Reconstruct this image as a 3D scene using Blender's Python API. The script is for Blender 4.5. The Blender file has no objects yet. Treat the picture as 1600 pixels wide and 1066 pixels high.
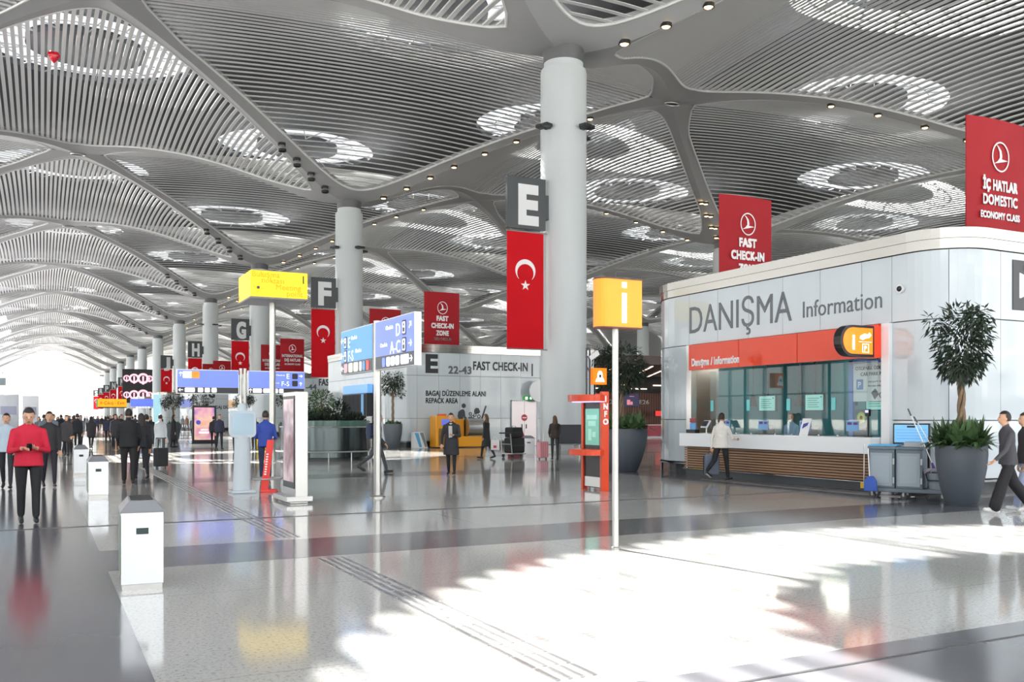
import bpy, bmesh, math, random
from mathutils import Vector, Matrix
R = math.radians
PI = math.pi
scene = bpy.context.scene
COL = scene.collection

# ------------------------------------------------------------------ camera, sky, sun, exposure
cam_d = bpy.data.cameras.new('camera')
cam = bpy.data.objects.new('camera', cam_d)
COL.objects.link(cam)
cam.location = (0, 0, 1.65)
cam.rotation_euler = (R(90), 0, -math.atan2(735, 1440))
cam_d.sensor_width = 36.0
cam_d.lens = 36.0 * 1440 / 1600
cam_d.shift_y = (652 - 533) / 1600
cam_d.clip_end = 3000
cam_d.clip_start = 0.1
scene.camera = cam

wd = bpy.data.worlds.new('sky')
scene.world = wd
wd.use_nodes = True
wn = wd.node_tree
bg = wn.nodes['Background']
geo = wn.nodes.new('ShaderNodeTexCoord')
sep = wn.nodes.new('ShaderNodeSeparateXYZ')
ramp = wn.nodes.new('ShaderNodeValToRGB')
ramp.color_ramp.elements[0].position = 0.46
ramp.color_ramp.elements[0].color = (0.55, 0.56, 0.58, 1)
ramp.color_ramp.elements[1].position = 0.53
ramp.color_ramp.elements[1].color = (1.0, 0.99, 0.97, 1)
e = ramp.color_ramp.elements.new(0.85)
e.color = (0.80, 0.89, 1.0, 1)
mp = wn.nodes.new('ShaderNodeMath'); mp.operation = 'MULTIPLY_ADD'
mp.inputs[1].default_value = 0.5; mp.inputs[2].default_value = 0.5
wn.links.new(geo.outputs['Generated'], sep.inputs[0])
wn.links.new(sep.outputs['Z'], mp.inputs[0])
wn.links.new(mp.outputs[0], ramp.inputs[0])
wn.links.new(ramp.outputs[0], bg.inputs[0])
bg.inputs[1].default_value = 2.1

sun_d = bpy.data.lights.new('sun', 'SUN')
sun_d.energy = 128
sun_d.angle = R(0.55)
sun_d.color = (1.0, 0.95, 0.88)
sun = bpy.data.objects.new('sun', sun_d)
COL.objects.link(sun)
sun_dir = Vector((0.165, -1.0, -0.81))
sun.rotation_euler = sun_dir.to_track_quat('-Z', 'Y').to_euler()

vs = scene.view_settings
scene.display_settings.display_device = 'sRGB'
vs.view_transform = 'Standard'
vs.look = 'None'
vs.exposure = 0.06
vs.gamma = 1.0
vs.use_curve_mapping = False
cy = scene.cycles
cy.use_denoising = True
cy.max_bounces = 9
cy.diffuse_bounces = 5
cy.glossy_bounces = 4
cy.transmission_bounces = 6
cy.transparent_max_bounces = 12
cy.sample_clamp_indirect = 8
cy.caustics_reflective = False
cy.caustics_refractive = False
cy.blur_glossy = 0.5

# ------------------------------------------------------------------ materials
def lin(c):
    return tuple(((v / 255) / 12.92 if v <= 10 else (((v / 255) + .055) / 1.055) ** 2.4) for v in c)
MATS = {}
def mat(name, rgb, rough=.5, metal=0., emit=0., spec=.5, noise=0., nscale=8., coat=0., stretch=None):
    if name in MATS: return MATS[name]
    m = bpy.data.materials.new(name); m.use_nodes = True
    nt = m.node_tree; b = nt.nodes['Principled BSDF']
    c = (*lin(rgb), 1)
    b.inputs['Base Color'].default_value = c
    b.inputs['Roughness'].default_value = rough
    b.inputs['Metallic'].default_value = metal
    b.inputs['Specular IOR Level'].default_value = spec
    b.inputs['Coat Weight'].default_value = coat
    if emit:
        b.inputs['Emission Color'].default_value = c
        b.inputs['Emission Strength'].default_value = emit
    if noise:
        tc = nt.nodes.new('ShaderNodeTexCoord'); n = nt.nodes.new('ShaderNodeTexNoise')
        n.inputs['Scale'].default_value = nscale; n.inputs['Detail'].default_value = 4
        src = tc.outputs['Object']
        if stretch:
            mpn = nt.nodes.new('ShaderNodeMapping'); mpn.inputs['Scale'].default_value = stretch
            nt.links.new(src, mpn.inputs[0]); src = mpn.outputs[0]
        nt.links.new(src, n.inputs['Vector'])
        mx = nt.nodes.new('ShaderNodeMix'); mx.data_type = 'RGBA'
        mx.inputs[6].default_value = (*[v * (1 - noise) for v in c[:3]], 1)
        mx.inputs[7].default_value = (*[min(1, v * (1 + noise)) for v in c[:3]], 1)
        nt.links.new(n.outputs['Fac'], mx.inputs[0]); nt.links.new(mx.outputs[2], b.inputs['Base Color'])
    MATS[name] = m
    return m

def terrazzo():
    m = bpy.data.materials.new('terrazzo'); m.use_nodes = True
    nt = m.node_tree; b = nt.nodes['Principled BSDF']
    tc = nt.nodes.new('ShaderNodeTexCoord')
    v = nt.nodes.new('ShaderNodeTexNoise'); v.inputs['Scale'].default_value = 34; v.inputs['Detail'].default_value = 5; v.inputs['Roughness'].default_value = .75
    n2 = nt.nodes.new('ShaderNodeTexNoise'); n2.inputs['Scale'].default_value = .6; n2.inputs['Detail'].default_value = 3
    r = nt.nodes.new('ShaderNodeValToRGB')
    r.color_ramp.elements[0].position = .33; r.color_ramp.elements[0].color = (*lin((140, 136, 130)), 1)
    r.color_ramp.elements[1].position = .47; r.color_ramp.elements[1].color = (*lin((197, 195, 190)), 1)
    el = r.color_ramp.elements.new(.75); el.color = (*lin((206, 204, 199)), 1)
    mx = nt.nodes.new('ShaderNodeMix'); mx.data_type = 'RGBA'; mx.blend_type = 'MULTIPLY'; mx.inputs[0].default_value = 1
    r2 = nt.nodes.new('ShaderNodeValToRGB')
    r2.color_ramp.elements[0].color = (.9, .9, .9, 1); r2.color_ramp.elements[1].color = (1, 1, 1, 1)
    # slab joints
    br = nt.nodes.new('ShaderNodeTexBrick'); br.offset = 0; br.inputs['Scale'].default_value = 1
    br.inputs['Brick Width'].default_value = 3.0; br.inputs['Row Height'].default_value = 3.0
    br.inputs['Mortar Size'].default_value = .006; br.inputs['Mortar Smooth'].default_value = 0
    br.inputs['Color1'].default_value = (1, 1, 1, 1); br.inputs['Color2'].default_value = (1, 1, 1, 1); br.inputs['Mortar'].default_value = (.72, .71, .7, 1)
    mx2 = nt.nodes.new('ShaderNodeMix'); mx2.data_type = 'RGBA'; mx2.blend_type = 'MULTIPLY'; mx2.inputs[0].default_value = 1
    L = nt.links.new
    L(tc.outputs['Object'], v.inputs['Vector']); L(tc.outputs['Object'], n2.inputs['Vector']); L(tc.outputs['Object'], br.inputs['Vector'])
    L(v.outputs['Fac'], r.inputs[0]); L(n2.outputs['Fac'], r2.inputs[0])
    L(r.outputs[0], mx.inputs[6]); L(r2.outputs[0], mx.inputs[7])
    L(mx.outputs[2], mx2.inputs[6]); L(br.outputs['Color'], mx2.inputs[7])
    L(mx2.outputs[2], b.inputs['Base Color'])
    b.inputs['Roughness'].default_value = .09
    b.inputs['Specular IOR Level'].default_value = .55
    return m

def glass_mat(name, tint, refl=.12):
    m = bpy.data.materials.new(name); m.use_nodes = True
    nt = m.node_tree; nt.nodes.remove(nt.nodes['Principled BSDF'])
    out = nt.nodes['Material Output']
    t = nt.nodes.new('ShaderNodeBsdfTransparent'); t.inputs[0].default_value = (*tint, 1)
    g = nt.nodes.new('ShaderNodeBsdfGlossy'); g.inputs['Roughness'].default_value = .02
    lw = nt.nodes.new('ShaderNodeLayerWeight'); lw.inputs[0].default_value = .5
    pw = nt.nodes.new('ShaderNodeMath'); pw.operation = 'POWER'; pw.inputs[1].default_value = 4
    f = nt.nodes.new('ShaderNodeMath'); f.operation = 'MULTIPLY_ADD'; f.inputs[1].default_value = .5; f.inputs[2].default_value = .05
    nt.links.new(lw.outputs['Facing'], pw.inputs[0]); nt.links.new(pw.outputs[0], f.inputs[0])
    x = nt.nodes.new('ShaderNodeMixShader')
    L = nt.links.new
    L(f.outputs[0], x.inputs[0]); L(t.outputs[0], x.inputs[1]); L(g.outputs[0], x.inputs[2]); L(x.outputs[0], out.inputs[0])
    return m

def stripes_mat(name, c1, c2, axis, scale, fac=.5, rough=.5):
    """procedural wood battens / ribs: two colours alternating along one axis"""
    m = bpy.data.materials.new(name); m.use_nodes = True
    nt = m.node_tree; b = nt.nodes['Principled BSDF']; L = nt.links.new
    tc = nt.nodes.new('ShaderNodeTexCoord'); sp = nt.nodes.new('ShaderNodeSeparateXYZ')
    L(tc.outputs['Object'], sp.inputs[0])
    mu = nt.nodes.new('ShaderNodeMath'); mu.operation = 'MULTIPLY'; mu.inputs[1].default_value = scale
    fr = nt.nodes.new('ShaderNodeMath'); fr.operation = 'FRACT'
    gt = nt.nodes.new('ShaderNodeMath'); gt.operation = 'GREATER_THAN'; gt.inputs[1].default_value = fac
    mx = nt.nodes.new('ShaderNodeMix'); mx.data_type = 'RGBA'
    mx.inputs[6].default_value = (*lin(c1), 1); mx.inputs[7].default_value = (*lin(c2), 1)
    L(sp.outputs[axis], mu.inputs[0]); L(mu.outputs[0], fr.inputs[0]); L(fr.outputs[0], gt.inputs[0])
    L(gt.outputs[0], mx.inputs[0]); L(mx.outputs[2], b.inputs['Base Color'])
    b.inputs['Roughness'].default_value = rough
    return m

TERRAZZO = terrazzo()
DARKSTONE = mat('dark_stone', (107, 107, 112), .13, noise=.10, nscale=3, stretch=(1, .25, 1))
STEEL = mat('brushed_steel', (196, 196, 194), .28, 1)
STEELD = mat('dark_steel', (120, 124, 126), .3, 1)
CHROME = mat('chrome', (225, 226, 226), .12, 1)
COLUMN = mat('column_paint', (196, 203, 205), .38, noise=.03, nscale=.4)
RIB = mat('rib_grey', (146, 147, 148), .42, noise=.03, nscale=.5)
SLAT = mat('slat_white', (210, 211, 211), .38)
ROOFM = mat('roof_void', (58, 59, 62), .8)
WALLGLASS = mat('white_glass_panel', (196, 206, 211), .06, spec=.6, coat=.3)
JOINT = mat('joint_grey', (110, 114, 116), .6)
BLACK = mat('black_paint', (24, 25, 27), .4)
CHAR = mat('charcoal_panel', (50, 56, 60), .45)
LETTERW = mat('letter_white', (240, 240, 240), .5)
LETTERD = mat('letter_dark', (40, 44, 50), .4)
LETTERG = mat('letter_grey', (92, 98, 102), .4)
RED = mat('banner_red', (152, 16, 28), .6, spec=.25)
FLAGRED = mat('flag_red', (190, 8, 24), .75, spec=.2)
WHITEG = mat('white_gloss', (236, 238, 240), .2)
WHITELIT = mat('white_lit', (250, 250, 255), .5, emit=.9)
ORANGE = mat('orange_paint', (204, 60, 14), .3, spec=.5)
ORANGELIT = mat('orange_lightbox', (255, 146, 24), .35, emit=.42)
YELLOWLIT = mat('yellow_lightbox', (250, 214, 16), .4, emit=.55)
REDGLOSS = mat('orange_red_glass', (222, 62, 22), .08, spec=.4)
POTGREY = mat('planter_grey', (72, 80, 88), .5, noise=.08, nscale=30, stretch=(.2, .2, 2))
SOIL = mat('soil', (52, 42, 34), .9)
BARK = mat('bark', (122, 102, 82), .8, noise=.25, nscale=20)
LEAF = mat('leaf_green', (70, 98, 58), .55, noise=.35, nscale=3)
LEAFD = mat('leaf_dark', (32, 48, 32), .6, noise=.35, nscale=3)
SKIN = mat('skin', (206, 160, 132), .5)
HAIRD = mat('hair_dark', (36, 29, 25), .6)
HAIRB = mat('hair_brown', (92, 66, 44), .6)

# ------------------------------------------------------------------ helpers
class MB:
    def __init__(s): s.v = []; s.f = []; s.mi = []; s.cur = 0
    def add(s, vs, fs):
        o = len(s.v); s.v += [tuple(p) for p in vs]; s.f += [tuple(i + o for i in f) for f in fs]; s.mi += [s.cur] * len(fs)
        return s
    def box(s, x0, y0, z0, x1, y1, z1):
        return s.add([(x0, y0, z0), (x1, y0, z0), (x1, y1, z0), (x0, y1, z0), (x0, y0, z1), (x1, y0, z1), (x1, y1, z1), (x0, y1, z1)],
                     [(3, 2, 1, 0), (4, 5, 6, 7), (0, 1, 5, 4), (1, 2, 6, 5), (2, 3, 7, 6), (3, 0, 4, 7)])
    def cbox(s, cx, cy, cz, sx, sy, sz):
        return s.box(cx - sx / 2, cy - sy / 2, cz - sz / 2, cx + sx / 2, cy + sy / 2, cz + sz / 2)
    def tube(s, pts, r, seg=10, caps=True):
        pts = [Vector(p) for p in pts]; n = len(pts)
        rs = r if isinstance(r, (list, tuple)) else [r] * n
        up = None; rings = []
        for i in range(n):
            t = (pts[min(i + 1, n - 1)] - pts[max(i - 1, 0)]).normalized()
            if up is None:
                up = Vector((0, 0, 1)) if abs(t.z) < .9 else Vector((1, 0, 0))
            a = t.cross(up)
            if a.length < 1e-5: a = t.cross(Vector((0, 1, 0)))
            a.normalize(); b = t.cross(a).normalized(); up = -b if False else b.cross(t) if False else up
            rings.append([pts[i] + (a * math.cos(2 * PI * k / seg) + b * math.sin(2 * PI * k / seg)) * rs[i] for k in range(seg)])
        vs = [p for rg in rings for p in rg]; fs = []
        for i in range(n - 1):
            for k in range(seg):
                k2 = (k + 1) % seg
                fs.append((i * seg + k, i * seg + k2, (i + 1) * seg + k2, (i + 1) * seg + k))
        if caps:
            fs.append(tuple(range(seg))[::-1]); fs.append(tuple((n - 1) * seg + k for k in range(seg)))
        return s.add(vs, fs)
    def lathe(s, prof, cx=0, cy=0, seg=32, caps=True, sx=1, sy=1):
        vs = []; fs = []; n = len(prof)
        for r, z in prof:
            for k in range(seg):
                a = 2 * PI * k / seg; vs.append((cx + r * sx * math.cos(a), cy + r * sy * math.sin(a), z))
        for i in range(n - 1):
            for k in range(seg):
                k2 = (k + 1) % seg; fs.append((i * seg + k, i * seg + k2, (i + 1) * seg + k2, (i + 1) * seg + k))
        if caps:
            fs.append(tuple(range(seg))[::-1]); fs.append(tuple((n - 1) * seg + k for k in range(seg)))
        return s.add(vs, fs)
    def prism(s, poly, o, ux, uy, depth):
        """2D polygon in the plane (o, ux, uy), pushed along ux x uy by depth"""
        o, ux, uy = Vector(o), Vector(ux), Vector(uy); nn = ux.cross(uy).normalized() * depth; n = len(poly)
        a = [o + ux * p[0] + uy * p[1] for p in poly]
        fs = [tuple(range(n))[::-1], tuple(range(n, 2 * n))] + [(i, (i + 1) % n, n + (i + 1) % n, n + i) for i in range(n)]
        return s.add(a + [p + nn for p in a], fs)
    def ell(s, c, rx, ry, rz, seg=14, rings=9, rot=None):
        vs = []; fs = []
        for i in range(rings + 1):
            t = PI * i / rings
            for k in range(seg):
                a = 2 * PI * k / seg
                p = Vector((rx * math.sin(t) * math.cos(a), ry * math.sin(t) * math.sin(a), rz * math.cos(t)))
                if rot: p = rot @ p
                vs.append(p + Vector(c))
        for i in range(rings):
            for k in range(seg):
                k2 = (k + 1) % seg; fs.append((i * seg + k, (i + 1) * seg + k, (i + 1) * seg + k2, i * seg + k2))
        return s.add(vs, fs)
    def loft(s, secs, seg=14):
        """secs: (cx, cy, cz, rx, ry)"""
        vs = []; fs = []; n = len(secs)
        for cx, cy, cz, rx, ry in secs:
            for k in range(seg):
                a = 2 * PI * k / seg; vs.append((cx + rx * math.cos(a), cy + ry * math.sin(a), cz))
        for i in range(n - 1):
            for k in range(seg):
                k2 = (k + 1) % seg; fs.append((i * seg + k, i * seg + k2, (i + 1) * seg + k2, (i + 1) * seg + k))
        fs.append(tuple(range(seg))[::-1]); fs.append(tuple((n - 1) * seg + k for k in range(seg)))
        return s.add(vs, fs)
    def mesh(s, name, mats, smooth=False, bevel=0, clean=False):
        me = bpy.data.meshes.new(name); me.from_pydata(s.v, [], s.f)
        if not isinstance(mats, (list, tuple)): mats = [mats]
        for m in mats: me.materials.append(m)
        if len(mats) > 1: me.polygons.foreach_set('material_index', s.mi)
        if bevel or clean:
            bm = bmesh.new(); bm.from_mesh(me)
            if clean: bmesh.ops.remove_doubles(bm, verts=bm.verts, dist=1e-4)
            if bevel:
                es = [ed for ed in bm.edges if len(ed.link_faces) == 2 and ed.calc_face_angle(0) > R(35)]
                bmesh.ops.bevel(bm, geom=es, offset=bevel, segments=2, affect='EDGES', profile=.5, clamp_overlap=True)
            bm.to_mesh(me); bm.free()
        if smooth:
            me.polygons.foreach_set('use_smooth', [True] * len(me.polygons))
            me.set_sharp_from_angle(angle=R(40))
        me.update()
        return me
    def build(s, name, mats, parent=None, smooth=False, bevel=0, loc=None, clean=False):
        o = bpy.data.objects.new(name, s.mesh(name, mats, smooth, bevel, clean)); COL.objects.link(o)
        if parent is not None: o.parent = parent
        if loc is not None: o.location = loc
        return o

def thing(name, label, cat, loc=(0, 0, 0), rotz=0, group=None):
    o = bpy.data.objects.new(name, None); COL.objects.link(o); o.empty_display_size = .2
    o.location = loc; o.rotation_euler = (0, 0, rotz); o['label'] = label; o['category'] = cat
    if group: o['group'] = group
    return o
def tag(o, label, cat, group=None, kind=None):
    o['label'] = label; o['category'] = cat
    if group: o['group'] = group
    if kind: o['kind'] = kind
    return o
def struct(name, mb, m, **k):
    o = mb.build(name, m, **k); o['kind'] = 'structure'; return o
KIDS = {}
def dup(root, loc, rotz=None, label=None, group=None):
    r = root.copy(); COL.objects.link(r); r.location = loc
    if rotz is not None: r.rotation_euler = (0, 0, rotz)
    if label: r['label'] = label
    if group: r['group'] = group
    if root.name not in KIDS: KIDS[root.name] = [(c, list(c.children)) for c in root.children]
    for c, gs in KIDS[root.name]:
        k = c.copy(); COL.objects.link(k); k.parent = r
        for g in gs:
            d = g.copy(); COL.objects.link(d); d.parent = k
    return r

_TXT = {}
def text_mesh(s, bold):
    key = (s, bold)
    if key not in _TXT:
        cu = bpy.data.curves.new('lettering', 'FONT'); cu.body = s; cu.extrude = .5; cu.space_character = 1 + bold * 1.2
        cu.resolution_u = 3
        ob = bpy.data.objects.new('lettering', cu); COL.objects.link(ob)
        bpy.context.view_layer.update()
        dg = bpy.context.evaluated_depsgraph_get()
        me = bpy.data.meshes.new_from_object(ob.evaluated_get(dg))
        v0 = [tuple(v.co) for v in me.vertices]; f0 = [tuple(p.vertices) for p in me.polygons]
        bpy.data.objects.remove(ob); bpy.data.curves.remove(cu); bpy.data.meshes.remove(me)
        vs = []; fs = []
        for dx, dy in ([(0, 0)] if bold <= 0 else [(-bold, -bold), (bold, -bold), (-bold, bold), (bold, bold), (0, 0), (bold, 0), (-bold, 0), (0, bold), (0, -bold)]):
            o = len(vs); vs += [(x + dx, y + dy, z + (dx + 2 * dy) * .01) for x, y, z in v0]; fs += [tuple(i + o for i in f) for f in f0]
        xs = [v[0] for v in vs]
        _TXT[key] = (vs, fs, min(xs), max(xs))
    return _TXT[key]
CAPH = .73
def text(s, m, parent, at, right, cap, width=None, bold=0., thick=.012, align='l', name='lettering', maxw=None, mb=None):
    """flat raised lettering: at = left (or centre) of the baseline, right = reading direction in plan, up = z"""
    vs, fs, x0, x1 = text_mesh(s, bold)
    sy = cap / CAPH; sx = sy if width is None else width / (x1 - x0)
    if maxw and (x1 - x0) * sx > maxw: sx = maxw / (x1 - x0)
    rt = Vector((right[0], right[1], 0)).normalized(); nn = rt.cross(Vector((0, 0, 1)))
    off = {'l': x0, 'c': (x0 + x1) / 2, 'r': x1}[align]
    out = [Vector(at) + rt * ((v[0] - off) * sx) + Vector((0, 0, v[1] * sy)) + nn * (v[2] * thick) for v in vs]
    own = mb is None
    mb = mb or MB()
    mb.add(out, fs)
    if own: return mb.build(name, m, parent)
    return None

def circ(r, n=24, cx=0, cy=0, sx=1, a0=0, a1=2 * PI):
    return [(cx + sx * r * math.cos(a0 + (a1 - a0) * k / n), cy + r * math.sin(a0 + (a1 - a0) * k / n)) for k in range(n + (0 if abs(a1 - a0 - 2 * PI) < 1e-6 else 1))]
def rrect(w, h, r, n=5):
    out = []
    for cx, cy, a in ((w / 2 - r, h / 2 - r, 0), (-w / 2 + r, h / 2 - r, PI / 2), (-w / 2 + r, -h / 2 + r, PI), (w / 2 - r, -h / 2 + r, 1.5 * PI)):
        out += [(cx + r * math.cos(a + PI / 2 * k / n), cy + r * math.sin(a + PI / 2 * k / n)) for k in range(n + 1)]
    return out
def ring(mb, o, ux, uy, r0, r1, depth, n=28, sx=1):
    for k in range(n):
        a, b = 2 * PI * k / n, 2 * PI * (k + 1) / n
        mb.prism([(sx * r0 * math.cos(a), r0 * math.sin(a)), (sx * r1 * math.cos(a), r1 * math.sin(a)), (sx * r1 * math.cos(b), r1 * math.sin(b)), (sx * r0 * math.cos(b), r0 * math.sin(b))], o, ux, uy, depth)
def arrow(mb, o, ux, uy, size, ang, depth):
    """arrow pointing along ang in the sign's plane"""
    ca, sa = math.cos(ang), math.sin(ang)
    def rot(ps): return [((x * ca - y * sa) * size, (x * sa + y * ca) * size) for x, y in ps]
    mb.prism(rot([(-.5, -.07), (.42, -.07), (.42, .07), (-.5, .07)]), o, ux, uy, depth)
    mb.prism(rot([(.5, 0), (.12, .38), (.02, .28), (.3, 0)]), o, ux, uy, depth)
    mb.prism(rot([(.5, 0), (.3, 0), (.02, -.28), (.12, -.38)]), o, ux, uy, depth)
# ------------------------------------------------------------------ hall grid
SX, SY, X0C, Y0C = 40.4, 36.0, 23.2, 39.8
ZC, ZN = 19.6, 25.9
HX, HY = SX / 2, SY / 2
ENDY = Y0C + 11 * SY + 2
def sfun(t): return 1.3 * t - .3 * math.sin(PI * t / 2)
def zrib(t):
    u = (t - .1) / .9
    u = .5 * (u + math.sqrt(u * u + .006)); u = min(1, u)
    return ZC + (ZN - ZC) * math.sin(PI * u / 2)
def wX(x):            # half width of an X-lens at |x| from its middle
    return HY * sfun(max(0, 1 - abs(x) / HX))
def vY(r):            # half length of a Y-lens at |r| from its axis
    return HY * (1 - sfun(min(1, abs(r) / HX)))
def zX(x, y):
    w = max(wX(x), 1e-3); q = min(1, abs(y) / w)
    return zrib(1 - abs(x) / HX) + .9 * (w / HY) * (1 - q * q)
def wY(y):            # half width of a Y-lens at |y| from its middle
    lo, hi = 0.0, HX; y = min(abs(y), HY)
    for _ in range(30):
        m = (lo + hi) / 2
        if vY(m) > y: lo = m
        else: hi = m
    return lo
_wy = [wY(i * .05) for i in range(361)]
def zY(r, y):
    a = min(abs(y), HY) / .05; i = min(359, int(a)); w = _wy[i] + (_wy[i + 1] - _wy[i]) * (a - i)
    t = w / HX; q = min(1, abs(r) / max(w, .01))
    return zrib(t) + .9 * t * (1 - q * q)
def tip(a, a0, a1):
    return 1 if a <= a0 else (0 if a >= a1 else math.sqrt(1 - ((a - a0) / (a1 - a0)) ** 2))
MARG = .8
def wXp(x): return max(0, (wX(math.hypot(x, 1.6)) - MARG) * tip(abs(x), 13.6, 17.0))
def vYp(r): return max(0, (vY(math.hypot(r, 1.8)) - MARG) * tip(abs(r), 14.6, 18.0))

# floor
fl = MB(); fl.add([(-60, -40, 0), (147, -40, 0), (147, ENDY, 0), (-60, ENDY, 0)], [(0, 1, 2, 3)])
struct('floor', fl, TERRAZZO)
ap = MB(); ap.box(-400, -400, -.6, 600, 900, -.1)
struct('ground_outside', ap, mat('apron', (120, 120, 118), .9))
inl = MB()
inl.box(-60, -40, -.01, .63, ENDY, .003)
for k in range(12):
    y = 10.75 + k * SY
    for y0, y1 in ((y, y + 1.65), (y + 13.6, y + 15.3), (y + 24.2, y + 25.4)):
        inl.box(.63, y0, -.01, 130, y1, .003)
inl.box(.63, -40, -.01, 130, 4.76, .003)
inl.box(15.0, 12.4, -.01, 16.7, 24, .003)
struct('floor_dark_inlay', inl, DARKSTONE)
jn = MB()
for k in range(6):
    jn.box(-60, 15.2 + k * SY, -.01, 130, 15.32 + k * SY, .005)
jn.box(-60, 4.43, -.01, 60, 4.46, .006)
struct('floor_joint_strip', jn, mat('joint_metal', (92, 92, 94), .35, .6))
tp = MB()
for r in range(4):
    x = 2.86 + r * .09; y = 5.0
    while y < 44:
        if not (10.6 < y < 12.5): tp.box(x, y, 0, x + .035, y + .29, .008)
        y += .33
for k in range(90):
    y = 13.2 + k * .07; tp.box(15.55, y, 0, 16.1, y + .03, .009)
st = MB()
for k in range(28): st.cbox(6.9 + k * .62, 4.445, .006, .07, .05, .012)
struct('floor_tactile_strip', tp, mat('tactile_steel', (165, 165, 166), .3, .8))
struct('floor_joint_stud', st, STEEL)

# slatted ceiling panels (real slats) and the grey ribs between them
PITCH = .42
def xlens_panel():
    mb = MB(); x = -16.8
    while x <= 16.8:
        w = wXp(x)
        if w > .3:
            n = max(4, int(w / 1.1)); hw = .12
            ys = [-w + 2 * w * i / n for i in range(n + 1)]
            vs = []
            for y in ys:
                z = zX(x, y) + .04
                vs += [(x - hw, y, z + .09), (x - hw, y, z), (x + hw, y, z), (x + hw, y, z + .09)]
            fs = []
            for i in range(n):
                a, b = i * 4, i * 4 + 4
                fs += [(a, a + 1, b + 1, b), (a + 1, a + 2, b + 2, b + 1), (a + 2, a + 3, b + 3, b + 2)]
            mb.add(vs, fs)
        x += PITCH
    o = [(x, wXp(x)) for x in [-17 + 34 * i / 80 for i in range(81)]]
    path = o + [(x, -y) for x, y in o[::-1][1:]]
    mb.tube([(x, y, zX(x, y) + .03) for x, y in path], .085, 6, False)
    return mb
def ylens_panel():
    mb = MB(); y = -16.38
    while y <= 16.4:
        # half width at this y
        lo, hi = 0, 18.0
        if vYp(0) > abs(y):
            rr = [i * .15 for i in range(121)]
            w = max(r for r in rr if vYp(r) >= abs(y))
            n = max(4, int(w / 1.0)); hw = .132
            vs = []
            for i in range(n + 1):
                r = -w + 2 * w * i / n; z = zY(r, y) + .04
                vs += [(r, y - hw, z + .03), (r, y - hw, z), (r, y + hw, z), (r, y + hw, z + .03)]
            fs = []
            for i in range(n):
                a, b = i * 4, i * 4 + 4
                fs += [(b, b + 1, a + 1, a), (b + 1, b + 2, a + 2, a + 1), (b + 2, b + 3, a + 3, a + 2)]
            mb.add(vs, fs)
        y += PITCH
    o = [(r, vYp(r)) for r in [-18 + 36 * i / 80 for i in range(81)]]
    path = o + [(r, -v) for r, v in o[::-1][1:]]
    mb.tube([(r, v, zY(r, v) + .03) for r, v in path], .085, 6, False)
    return mb
def border(outer, inner, zf, lim, swap):
    mb = MB(); N = 90; xs = [-lim + 2 * lim * i / N for i in range(N + 1)]
    for sgn in (1, -1):
        vs = []; fs = []; M = 5
        for x in xs:
            a, b = inner(x), outer(x); b = max(b, a)
            for j in range(M + 1):
                q = a + (b - a) * j / M
                vs.append((x, sgn * q, zf(x, q)))
            vs.append((x, sgn * a, zf(x, a) + .35))
        M2 = M + 2
        for i in range(N):
            for j in range(M):
                f = (i * M2 + j, (i + 1) * M2 + j, (i + 1) * M2 + j + 1, i * M2 + j + 1)
                fs.append(f if sgn < 0 else f[::-1])
            fs.append((i * M2, (i + 1) * M2, (i + 1) * M2 + M + 1, i * M2 + M + 1))
        mb.add(vs, fs)
    return mb
me_xp = xlens_panel().mesh('ceiling_panel', SLAT)
me_yp = ylens_panel().mesh('ceiling_panel', SLAT)
me_xb = border(wX, wXp, zX, HX, False).mesh('ceiling_rib', RIB, smooth=True)
me_yb = border(vY, vYp, zY, HX, True).mesh('ceiling_rib', RIB, smooth=True)
def place(me, name, x, y):
    o = bpy.data.objects.new(name, me); COL.objects.link(o); o.location = (x, y, 0); o['kind'] = 'structure'; return o
XL = [(3.0 + SX * i, Y0C + SY * k) for i in (-1, 0, 1, 2, 3) for k in range(-1, 12) if not (i == -1 and k > 3)]
YL = [(X0C + SX * i, Y0C + SY * (k + .5)) for i in (-1, 0, 1, 2, 3) for k in range(-1, 11)]
for x, y in XL: place(me_xp, 'ceiling_panel', x, y); place(me_xb, 'ceiling_rib', x, y)
for x, y in YL: place(me_yp, 'ceiling_panel', x, y); place(me_yb, 'ceiling_rib', x, y)

# roof above with ring-shaped skylights
ROOFZ = 29.0
OA, OB, IA, IB = 7.8, 6.6, 4.1, 3.6
def roof_tile(rx, ry, oa, ob, ia, ib, thick=.5):
    """rectangular roof tile with an elliptical ring opening, the middle island carried by bars"""
    mb = MB(); vs = []; fs = []
    ca = math.atan2(ry, rx)
    angs = sorted([2 * PI * i / 48 for i in range(48)] + [ca, PI - ca, PI + ca, 2 * PI - ca]); N = len(angs)
    for a in angs:
        c, s_ = math.cos(a), math.sin(a)
        t = min(rx / max(abs(c), 1e-6), ry / max(abs(s_), 1e-6))
        vs += [(t * c, t * s_, ROOFZ), (oa * c, ob * s_, ROOFZ), (oa * c, ob * s_, ROOFZ + thick), (ia * c, ib * s_, ROOFZ), (ia * c, ib * s_, ROOFZ + thick)]
    for i in range(N):
        j = (i + 1) % N
        fs += [(i * 5, j * 5, j * 5 + 1, i * 5 + 1), (i * 5 + 1, j * 5 + 1, j * 5 + 2, i * 5 + 2), (i * 5 + 3, i * 5 + 4, j * 5 + 4, j * 5 + 3)]
    fs.append(tuple(i * 5 + 3 for i in range(N)))
    mb.add(vs, fs)
    return mb
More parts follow.
